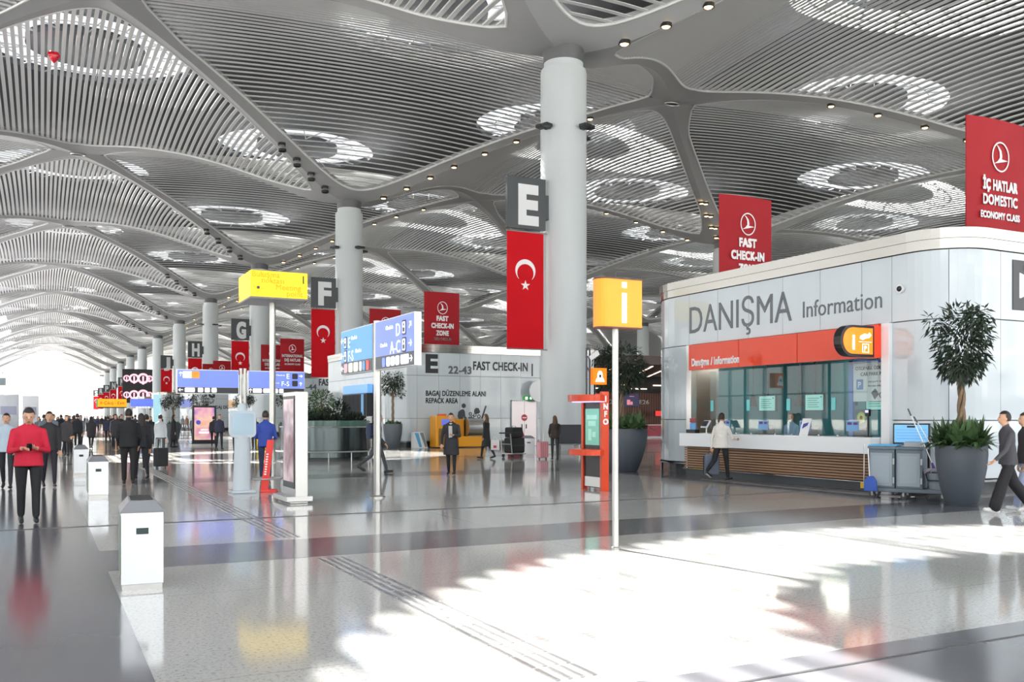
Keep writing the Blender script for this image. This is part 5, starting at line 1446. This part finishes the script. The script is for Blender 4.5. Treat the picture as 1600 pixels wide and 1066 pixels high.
m = MB(); m.box(-2.58, -.11, 3.2, 1.58, -.1, 4.28); m.build('blue_face', PERI, p3)
for k in range(5):
    m = MB(); rbox(m, (-1.7 + k * .4, -.112, 3.06), (1, 0, 0), uz, .28, .22); m.build('service_icon', ICON, p3)
for x in (-.3, -.1):
    m = MB(); m.lathe([(.07, 0), (.07, 4.3)], cx=x, seg=12); m.build('pole', POLE, s3)
lt_ = thing('light_totem', 'pale turquoise lit totem before the distant blue sign', 'totem', (13.4, 128, 0))
m = MB(); m.box(-.45, -.1, .1, .45, .1, 4.6); m.build('case', mat('totem_turquoise', (176, 226, 238), .4, emit=.5), lt_)
m = MB(); m.box(-.6, -.3, 0, .6, .3, .1); m.build('base', STEEL, lt_)
s4 = thing('direction_sign', 'distant backlit grey double sign at the left edge of the bright end window', 'sign', (-7.0, 178, 0))
m = MB(); m.box(-4.2, -.1, 7.0, 1.6, .1, 8.3); m.build('panel', mat('sign_far_grey', (150, 160, 164), .5), s4)
m = MB(); m.lathe([(.1, 0), (.1, 8.4)], cx=-.6, seg=12); m.build('pole', POLE, s4)
m = MB(); m.box(-3.9, -.12, 7.2, -.9, -.1, 8.1); m.box(-.3, -.12, 7.2, 1.4, -.1, 8.1); m.build('sign_face', mat('sign_far_face', (138, 150, 158), .5), s4)
for k, (x, y, h, w, lab) in enumerate(((-4.2, 150, 4.9, 2.6, 'tall pale grey block with dark band beyond the red sweater man, left of two'), (-1.5, 160, 4.9, 2.2, 'tall pale white block beyond the red sweater man, right of two'))):
    t = thing('exhibition_tower', lab, 'tower', (x, y, 0))
    m = MB(); m.box(-w / 2, -.6, 0, w / 2, .6, h); m.build('body', mat('tower_%d' % k, ((196, 202, 208), (222, 226, 230))[k], .5), t, bevel=.03)
    m = MB(); m.box(-w / 2 + .3, -.62, 2.0, w / 2 - .3, -.6, 3.2); m.build('panel', mat('tower_panel', (150, 156, 176), .5), t)
# red heart balloon caught under the slats
bl = thing('balloon', 'red heart balloon floating just below the slatted ceiling at upper left', 'balloon', (0.7, 65.5, 24.6))
m = MB(); m.ell((-.14, 0, .12), .24, .16, .22, 14, 10, Matrix.Rotation(R(-25), 3, 'Y')); m.ell((.14, 0, .12), .24, .16, .22, 14, 10, Matrix.Rotation(R(25), 3, 'Y')); m.lathe([(.36, .08), (.25, -.15), (.02, -.42)], seg=16, sy=.5)
m.build('envelope', mat('balloon_red', (206, 16, 40), .15), bl, smooth=True)
m = MB(); m.tube([(0, 0, -.4), (.02, 0, -.7), (-.02, 0, -1.1)], .006, 5); m.build('string', WHITEG, bl)
# ------------------------------------------------------------------ people
import numpy as np
def cmat(rgb, rough=.8): return mat('cloth_%d_%d_%d' % rgb, rgb, rough, noise=.08, nscale=9)
SOLE = mat('sole_white', (226, 226, 224), .6)
def hand_geo(w, d, side, curl, s=1.0):
    """palm + four bent fingers + thumb as one small mesh; w wrist, d direction of the forearm, side = outward"""
    m = MB(); d = d.normalized(); nrm = d.cross(side).normalized(); acr = nrm.cross(d).normalized()
    rot = Matrix((acr, nrm, d)).transposed()
    m.ell(w + d * .045 * s, .042 * s, .017 * s, .055 * s, 10, 7, rot)
    for k, (o, l) in enumerate(((-.03, .066), (-.01, .076), (.011, .071), (.03, .055))):
        b = w + d * .08 * s + acr * o * s; p1 = b + (d * math.cos(curl * .5) + nrm * math.sin(curl * .5)) * l * .5 * s
        p2 = p1 + (d * math.cos(curl * 1.3) + nrm * math.sin(curl * 1.3)) * l * .32 * s; p3 = p2 + (d * math.cos(curl * 2) + nrm * math.sin(curl * 2)) * l * .25 * s
        m.tube([b - d * .015 * s, b, p1, p2, p3], [.0095 * s, .0095 * s, .0085 * s, .008 * s, .006 * s], 6)
    t0 = w + d * .025 * s - acr * .032 * s
    m.tube([t0, t0 + (d * .6 - acr * .7 + nrm * .3).normalized() * .035 * s, t0 + (d * .85 - acr * .55 + nrm * .5).normalized() * .065 * s], [.012 * s, .011 * s, .008 * s], 6)
    return m
def person(label, loc, heading, H=1.72, legs=((8, 5), (-8, 5)), arms=((5, 8, 15, 0), (-5, 8, 15, 0)), lean=0, nod=0,
           top=(40, 42, 46), bottom=(30, 31, 34), shoes=(28, 28, 30), hair='short', hcol=HAIRD, skin=SKIN, coat=.475, wide=1.0, girth=1.0, voxel=.017,
           detail=True, white_sole=False, curl=.5, sleeve=True, yaw=0, group=None, hem=.53):
    prims = []; mb = MB()
    fw = Vector((0, -1, 0)); lf = Vector((1, 0, 0)); up = Vector((0, 0, 1))
    hipz = .525 * H
    def cap(p0, p1, r0, r1, mi):
        m = Vector(p0).lerp(Vector(p1), .5)
        mb.tube([p0, m, p1], [r0, (r0 + r1) / 2 * 1.02, r1], 12); mb.ell(p0, r0, r0, r0, 10, 7); mb.ell(p1, r1, r1, r1, 10, 7)
        prims.append((Vector(p0), Vector(p1), r0, r1, mi))
    pel = Vector((0, 0, hipz))
    lows = []; feet = []
    for i, sx in enumerate((1, -1)):
        a, k = R(legs[i][0]), R(legs[i][1])
        hip = pel + lf * sx * .057 * H - up * .01 * H
        kn = hip + (fw * math.sin(a) - up * math.cos(a)) * .245 * H
        an = kn + (fw * math.sin(a - k) - up * math.cos(a - k)) * .245 * H
        cap(hip, kn, .051 * H * girth, .036 * H * (.6 + .4 * wide), 2)
        cap(kn, an + up * .02 * H, .035 * H * (.5 + .5 * wide), .026 * H * wide, 2)
        fa = a - k   # foot follows shin a little
        fd = (fw * math.cos(fa * .6) + up * math.sin(fa * .6)).normalized(); sole = fd.cross(lf) * 1
        heel = an - up * .028 * H - fd * .025 * H; toe = heel + fd * .125 * H - up * .004
        cap(heel, toe, .025 * H, .021 * H, 3)
        lows += [heel.z - .025 * H, toe.z - .021 * H]; feet.append((heel, toe))
    dz = -min(lows)
    # torso
    def T(z): return -lean * max(0, z - .53) * H
    secs = [(.47, .075, .056), (.52, .096, .068), (.58, .09, .064), (.64, .086, .062), (.71, .098, .068), (.765, .108, .066), (.80, .104, .058), (.825, .07, .046), (.845, .036, .036)]
    g = girth
    mb.loft([(0, T(z), z * H, rx * H * g, ry * H * g) for z, rx, ry in secs], 18)
    for (z0, x0, y0), (z1, x1, y1) in zip(secs, secs[1:]):
        for sx in (-1, 0, 1):
            prims.append((Vector((sx * x0 * .45 * H, T(z0), z0 * H)), Vector((sx * x1 * .45 * H, T(z1), z1 * H)), y0 * H * g, y1 * H * g, 6))
    if coat:
        n_ = 6; cs = []
        for i in range(n_ + 1):
            z = .66 + (coat - .66) * i / n_; q = i / n_
            fl_ = 1 if coat < .42 else .45; cs.append((0, T(z), z * H, (.092 + .035 * q * fl_) * H * g, (.07 + .03 * q * fl_) * H * g))
        mb.loft(cs, 18)
        for c0, c1 in zip(cs, cs[1:]):
            for sx in (-.6, 0, .6): prims.append((Vector((sx * c0[3], c0[1], c0[2])), Vector((sx * c1[3], c1[1], c1[2])), c0[4], c1[4], 6))
    nb = Vector((0, T(.83), .83 * H)); hc = Vector((0, T(.93) - .015 * H - nod * .03 * H, .932 * H - nod * .012 * H))
    cap(nb, hc - up * .03 * H, .034 * H, .031 * H, 0)
    hr = Matrix.Rotation(-R(20) * nod, 3, 'X')
    hy = Matrix.Rotation(R(yaw), 3, 'Z') @ Matrix.Rotation(R(22) * nod, 3, 'X')
    mb.ell(hc, .043 * H, .052 * H, .066 * H, 16, 12, hy)
    mb.ell(hc + hy @ Vector((0, -.018 * H, -.035 * H)), .032 * H, .034 * H, .034 * H, 12, 9, hy)
    prims.append((hc, hc + hy @ Vector((0, -.01, -.04 * H)), .055 * H, .045 * H, 0))
    if detail:
        mb.ell(hc + hy @ Vector((0, -.055 * H, -.012 * H)), .009 * H, .013 * H, .016 * H, 8, 6, hy)
        for sx in (-1, 1): mb.ell(hc + hy @ Vector((sx * .045 * H, .004 * H, -.01 * H)), .007 * H, .013 * H, .02 * H, 8, 6, hy)
    hands = []
    for i, sx in enumerate((1, -1)):
        a, s, e, inw = [R(v) for v in arms[i]]
        sh = Vector((sx * .1 * H * g, T(.78), .776 * H))
        dv = (fw * math.sin(a) - up * math.cos(a)) * math.cos(s) + lf * sx * math.sin(s)
        el = sh + dv * .175 * H
        dv2 = (fw * math.sin(a + e) - up * math.cos(a + e)) * math.cos(inw) - lf * sx * math.sin(inw)
        wr = el + dv2 * .148 * H
        cap(sh, el, .034 * H, .027 * H, 1); cap(el, wr, .026 * H, .0185 * H, 1 if sleeve else 0)
        prims.append((wr, wr + dv2 * .04 * H, .02 * H, .02 * H, 0))
        hands.append((wr, dv2, lf * sx))
    me0 = mb.mesh('body', SKIN)
    ob = bpy.data.objects.new('person', me0); COL.objects.link(ob)
    rm = ob.modifiers.new('r', 'REMESH'); rm.mode = 'VOXEL'; rm.voxel_size = voxel; rm.use_smooth_shade = True
    sm = ob.modifiers.new('s', 'SMOOTH'); sm.factor = .5; sm.iterations = 3
    bpy.context.view_layer.update(); dg = bpy.context.evaluated_depsgraph_get()
    me = bpy.data.meshes.new_from_object(ob.evaluated_get(dg)); me.name = 'body'
    bpy.data.objects.remove(ob); bpy.data.meshes.remove(me0)
    n = len(me.vertices); co = np.empty(n * 3); me.vertices.foreach_get('co', co); co = co.reshape(-1, 3)
    faces = [tuple(p.vertices) for p in me.polygons]
    cen = np.array([co[list(f)].mean(0) for f in faces])
    best = np.full(len(faces), 1e9); idx = np.zeros(len(faces), int)
    for p0, p1, r0, r1, mi in prims:
        a = np.array(p0); d = np.array(p1) - a; L2 = max(1e-9, d @ d)
        t = np.clip(((cen - a) @ d) / L2, 0, 1); q = a + t[:, None] * d
        dist = np.linalg.norm(cen - q, axis=1) - (r0 + (r1 - r0) * t)
        w = dist < best; best[w] = dist[w]; idx[w] = mi
    cut = (coat if coat else hem) * H
    idx[(idx == 6) & (cen[:, 2] < cut)] = 2; idx[idx == 6] = 1
    if coat: idx[(idx == 2) & (cen[:, 2] > max(cut, .5 * H))] = 1
    bpy.data.meshes.remove(me)
    out = MB(); out.v = [tuple(c) for c in co]; out.f = faces; out.mi = [int(i) for i in idx]
    if white_sole:
        lo = [min(h.z - .025 * H, t.z - .021 * H) for h, t in feet]
        for j, c in enumerate(cen):
            if out.mi[j] == 3 and any(abs(c[0] - h.x) < .07 and (c[2] - (h.z + (t.z - h.z) * max(0, min(1, (h.y - c[1]) / max(.01, h.y - t.y)))) < -.012 * H) for h, t in feet): out.mi[j] = 4
    out.cur = 0
    for w, d, s in hands:
        hm = hand_geo(w - d * .01, d, s, curl, H / 1.72); out.add(hm.v, hm.f)
    if detail:
        out.cur = 5
        for sx in (-1, 1): out.ell(hc + hy @ Vector((sx * .018 * H, -.048 * H, .004 * H)), .006 * H, .004 * H, .0035 * H, 8, 5, hy)
        out.ell(hc + hy @ Vector((0, -.051 * H, -.042 * H)), .013 * H, .004 * H, .003 * H, 8, 5, hy)
    out.v = [(x, y, z + dz) for x, y, z in out.v]
    th = math.atan2(heading[0], -heading[1])
    p = thing('person', label, 'person', (loc[0], loc[1], 0), th, group)
    out.build('body', [skin, cmat(top), cmat(bottom), cmat(shoes, .5), SOLE, mat('face_dark', (60, 34, 30), .6)], p, smooth=False)
    b = p.children[0].data; b.polygons.foreach_set('use_smooth', [True] * len(b.polygons))
    hm = MB(); tmp = MB(); tmp.ell((0, 0, 0), .049 * H, .058 * H, .07 * H, 18, 12)
    keep = []
    for f in tmp.f:
        c = sum((Vector(tmp.v[i]) for i in f), Vector()) / len(f)
        if c.z > .028 * H or (c.y > -.002 * H and c.z > -.038 * H): keep.append(f)
    hm.add([hc + up * (dz + .004 * H) + hy @ Vector((v[0], v[1] + .004 * H, v[2])) for v in tmp.v], keep)
    if hair == 'long':
        hm.loft([(hc.x, hc.y + .028 * H, hc.z + dz + .03 * H, .046 * H, .034 * H), (hc.x, hc.y + .04 * H, hc.z + dz - .06 * H, .06 * H, .032 * H), (hc.x, hc.y + .045 * H, hc.z + dz - .17 * H, .07 * H, .028 * H), (hc.x, hc.y + .04 * H, hc.z + dz - .25 * H, .045 * H, .018 * H)], 16)
    hm.build('hair', hcol, p, smooth=True)
    p['_h'] = 0
    del p['_h']
    th_m = Matrix.Rotation(th, 4, 'Z'); base = Vector((loc[0], loc[1], 0))
    wp = [base + th_m @ (w + up * dz) for w, d, s in hands]
    return p, wp, dz

# man in the red sweater, both hands holding a phone
pr_, hw_, _ = person('man in red sweater and black trousers walking forward, looking down at his phone', (-.18, 16.16), (.05, -1), 1.76, legs=((6, 4), (-5, 6)),
    arms=((14, 12, 88, 38), (14, 12, 88, 38)), nod=1.0, top=(186, 22, 52), bottom=(24, 25, 29), shoes=(26, 26, 28), girth=1.12, wide=1.2, curl=.8, voxel=.014)
c_ = (hw_[0] + hw_[1]) / 2
ph = thing('phone', 'black phone held in both hands of the man in red', 'phone', (c_.x, c_.y - .07, c_.z + .02), 0)
m = MB(); m.prism(rrect(.075, .15, .01), (0, 0, 0), (1, 0, 0), (0, -.75, .65), .01); m.build('body', BLACK, ph)
m = MB(); m.prism(rrect(.066, .135, .006), (0, .003, .013), (1, 0, 0), (0, -.75, .65), .002); m.build('display', CHAR, ph)
person('person in pale grey-blue top at the left picture edge behind the man in red', (-.72, 24.2), (-.1, -1), 1.7, top=(178, 196, 208), bottom=(40, 42, 48), legs=((12, 4), (-14, 10)))
person('person in dark clothes half hidden just right of the man in red', (.16, 24.2), (.1, -1), 1.74, top=(44, 42, 46), bottom=(36, 34, 44), legs=((10, 4), (-12, 12)), white_sole=True)
person('person in black clothes standing with back turned beyond the second bin', (1.9, 24.4), (.1, 1), 1.80, top=(25, 26, 29), bottom=(24, 24, 27), girth=1.15, wide=1.25, arms=((8, 10, 30, 10), (8, 10, 30, 10)), legs=((5, 2), (-6, 4)))
person('second person in black close behind the back-turned one', (2.35, 26.2), (-.1, 1), 1.72, top=(34, 36, 42), bottom=(28, 28, 32), girth=1.05, legs=((16, 6), (-16, 14)), hair='long')
pz, hz_, _ = person('person in dark coat pulling a black suitcase right of the black-clothed pair', (3.0, 31.8), (.25, 1), 1.72, top=(46, 48, 54), bottom=(30, 30, 34), legs=((20, 8), (-18, 14)), coat=.44)
bsc = thing('suitcase', 'black suitcase pulled by the person in the dark coat', 'luggage', (3.42, 31.6, 0), R(20))
m = MB(); m.box(-.2, -.14, .06, .2, .14, .66); m.build('shell', BAGB, bsc, bevel=.04)
m = MB(); m.tube([(-.08, .1, .66), (-.08, .1, .95), (.08, .1, .95), (.08, .1, .66)], .012, 6); m.build('handle', STEEL, bsc)
for x in (-.15, .15):
    m = MB(); m.tube([(x - .015, 0, .03), (x + .015, 0, .03)], .03, 12); m.build('wheel', CHAR, bsc)
person('person in grey-white top right of the black-clothed pair, farther back', (4.1, 38), (-.3, 1), 1.7, top=(168, 174, 180), bottom=(52, 54, 60))
person('man in blue polo shirt and jeans standing with back turned by the red post', (5.15, 24.1), (.25, 1), 1.76, legs=((3, 2), (-4, 3)), arms=((12, 12, 70, 20), (8, 14, 60, 20)), top=(44, 68, 150), bottom=(34, 46, 78), shoes=(104, 92, 66), girth=1.05, sleeve=False, wide=1.1)
person('man in dark navy clothes left of the pair near the pale kiosk', (8.0, 48.2), (.2, -1), 1.74, top=(44, 48, 70), bottom=(36, 38, 50))
person('man in dark jacket and pale shirt beside the one in navy', (8.75, 47.9), (-.2, -1), 1.72, top=(120, 116, 110), bottom=(34, 34, 40), coat=.5)
person('dark-haired person in dark jacket beside the yellow shopping bag', (9.6, 47.5), (-.4, -1), 1.68, top=(44, 40, 44), bottom=(50, 48, 44), hair='long')
ybg = thing('shopping_bag', 'yellow shopping bag standing between pale kiosk and blue-shirted man', 'bag', (9.9, 46.9, 0), R(-20))
m = MB(); m.box(-.3, -.14, 0, .3, .14, .75); m.build('body', mat('bag_yellow', (196, 168, 36), .7), ybg, bevel=.03)
m = MB(); m.tube([(-.12, 0, .74), (-.08, 0, .95), (.08, 0, .95), (.12, 0, .74)], .014, 6); m.build('handle', mat('bag_strap', (120, 100, 30), .7), ybg)
person('woman in long black coat left of the framed advertising screen', (6.3, 52.3), (1, .2), 1.72, top=(26, 27, 30), bottom=(26, 27, 30), coat=.2, hair='long', hcol=mat('scarf_black', (24, 24, 26), .7))
pw, hwk, dzw = person('walking person in dark clothes half hidden by the near blue sign pole', (8.72, 25.75), (.89, -.45), 1.72, legs=((22, 8), (-24, 26)), arms=((-14, 8, 20, 0), (16, 8, 25, 0)), top=(34, 36, 42), bottom=(62, 64, 70), shoes=(34, 34, 38), lean=.06)
bpk = thing('backpack', 'blue-grey backpack on the back of the walker behind the sign pole', 'bag', (8.72 - .89 * .2, 25.75 + .45 * .2, 1.02), math.atan2(.89, .45))
m = MB(); m.loft([(0, 0.02, 0, .14, .08), (0, 0.03, .2, .16, .1), (0, .02, .4, .14, .09), (0, 0, .46, .1, .05)], 16); m.build('body', mat('pack_navy', (52, 60, 86), .8), bpk, smooth=True)
m = MB()
for s in (-.1, .1): m.tube([(s, -.02, .44), (s, -.16, .46), (s * 1.2, -.26, .36), (s * 1.2, -.2, .1), (s, -.02, .06)], .014, 6)
m.build('strap', BAGB, bpk)
person('person in dark knee-length coat with pale scarf in the open floor', (10.45, 24.3), (-.55, -.83), 1.72, top=(38, 40, 46), bottom=(28, 29, 33), shoes=(30, 30, 32), coat=.3, arms=((18, 14, 80, 35), (-6, 16, 25, 0)), legs=((6, 2), (-6, 4)), girth=1.08, nod=.3)
scf = None
m = MB(); m.loft([(0, .0, 0, .1, .1), (0, -.01, .06, .085, .085), (0, -.01, .12, .07, .075)], 16)
m.prism([(-.05, 0), (.05, 0), (.06, -.32), (-.04, -.34)], (0, -.13, .04), (1, 0, 0), (0, 0, 1), .03)
sc_o = m.build('scarf', cmat((188, 186, 184)), bpy.data.objects.get(COL.objects[-2].name).parent if False else None, smooth=True)
coatp = [o for o in COL.objects if o.type == 'EMPTY' and str(o.get('label', '')).startswith('person in dark knee-length')][0]
sc_o.parent = coatp; sc_o.location = (0, -.01, 1.36)
p2, h2, _ = person('person in long dark coat carrying a white bag before the repack wall', (15.7, 33.0), (-.6, .8), 1.74, legs=((14, 6), (-14, 14)), arms=((-8, 8, 20, 0), (5, 10, 40, 10)), top=(34, 35, 38), bottom=(30, 30, 33), coat=.26, hair='long', hcol=HAIRB)
wb = thing('carrier_bag', 'white carrier bag with a red mark held by the person in the long coat', 'bag', (15.98, 32.78, .35), R(-30))
m = MB(); m.box(-.17, -.05, 0, .17, .05, .4); m.build('body', mat('bag_white', (228, 226, 226), .7), wb, bevel=.02)
m = MB(); m.box(-.06, -.056, .08, .06, -.05, .18); m.build('red_mark', mat('bag_mark', (186, 40, 60), .6), wb)
m = MB(); m.tube([(-.09, 0, .39), (-.03, 0, .52), (.03, 0, .52), (.09, 0, .39)], .01, 6); m.build('handle', WHITEG, wb)
person('woman with long brown hair and dark trousers seen from behind at the big column', (17.6, 30.85), (.3, 1), 1.66, legs=((4, 2), (-4, 3)), arms=((10, 10, 40, 15), (10, 10, 40, 15)), top=(58, 48, 44), bottom=(30, 30, 32), hair='long', hcol=HAIRB, coat=.48)
pc_, hc_, _ = person('man in white shirt and black trousers at the counter holding a grey backpack', (15.62, 18.72), (.95, .28), 1.72, legs=((-24, 24), (12, 4)), arms=((-8, 16, 6, 0), (26, 12, 62, 10)), top=(226, 222, 214), bottom=(26, 27, 29), shoes=(32, 32, 34), white_sole=True, curl=1.1, voxel=.015, girth=1.06)
hb = hc_[0]
gb = thing('backpack', 'boxy grey backpack hanging from the hand of the man in white', 'bag', (hb.x - .02, hb.y - .0, hb.z - .70), R(-20))
m = MB(); m.box(-.2, -.12, 0, .2, .0, .56); m.build('body', mat('pack_grey', (84, 94, 110), .6), gb, bevel=.05)
m = MB(); m.box(-.19, .0, .02, .19, .1, .52); m.build('back_panel', BAGB, gb, bevel=.04)
m = MB(); m.tube([(-.07, 0, .53), (-.06, .0, .62), (.06, 0, .62), (.07, 0, .53)], .014, 6); m.build('handle', CHAR, gb)
m = MB()
for s in (-.1, .1): m.tube([(s, .09, .48), (s * 1.4, .2, .3), (s * 1.2, .1, .04)], .016, 6)
m.build('strap', CHAR, gb)
person('clerk in pale blue shirt and dark waistcoat behind the glass screens', (18.0, 18.7), (-1, -.2), 1.72, top=(150, 176, 204), bottom=(36, 40, 50), voxel=.018)
person('man at right edge in grey sweater, wide black trousers and white shoes walking left', (14.75, 10.2), (-.86, .5), 1.74, legs=((20, 4), (-20, 16)), arms=((24, 10, 22, 0), (-18, 8, 14, 0)), top=(66, 66, 72), bottom=(26, 26, 29), shoes=(214, 212, 208), white_sole=True, wide=2.2, lean=.05, voxel=.014, yaw=-12)
person('second person cut by the right picture edge, dark top and pale jeans', (15.45, 10.35), (-.86, .5), 1.70, legs=((16, 4), (-16, 16)), top=(50, 46, 48), bottom=(150, 160, 186), shoes=(214, 212, 208), wide=1.5)

# distant crowd before the bright end window
cr = []
for k, (tp_, bt_, hr_, ct_, nm_) in enumerate((((34, 36, 42), (28, 29, 33), 'short', .475, 'black clothes'), ((52, 50, 54), (34, 34, 40), 'long', .35, 'a dark long coat'), ((110, 118, 128), (40, 42, 52), 'short', .475, 'a grey top'),
                                               ((44, 52, 74), (36, 38, 46), 'short', .475, 'a navy jacket'), ((126, 96, 84), (44, 40, 42), 'long', .45, 'a brown coat'))):
    cr.append([None, nm_, dict(top=tp_, bottom=bt_, hair=hr_, coat=ct_)])
rn = random.Random(42); cnt = 0
S_, C_ = math.sin(math.atan2(735, 1440)), math.cos(math.atan2(735, 1440))
spots = []
for k in range(84):
    px = rn.choice((rn.uniform(60, 190), rn.uniform(60, 190), rn.uniform(60, 190), rn.uniform(190, 350))); d = rn.uniform(38, 150)
    u = (px - 800) / 1440; spots.append((d * (S_ + u * C_), d * (C_ - u * S_)))
for k, (x, y) in enumerate(spots):
    if any(math.hypot(x - a, y - b) < 1.0 for a, b in spots[:k]) or (9.0 < x < 12.2 and 32 < y < 38): continue
    c = cr[k % 5]; th = rn.choice((0, PI)) + rn.uniform(-.5, .5)
    lab = 'distant passenger in %s in the crowd before the bright end window' % c[1]
    if c[0] is None:
        c[0], _, _ = person(lab, (x, y), (math.sin(th), -math.cos(th)), 1.72, legs=((14, 5), (-14, 12)), voxel=.028, detail=False, group='distant passengers in ' + c[1], **c[2])
    else:
        dup(c[0], (x, y, 0), th, lab).scale = (1, 1, rn.uniform(.94, 1.05))
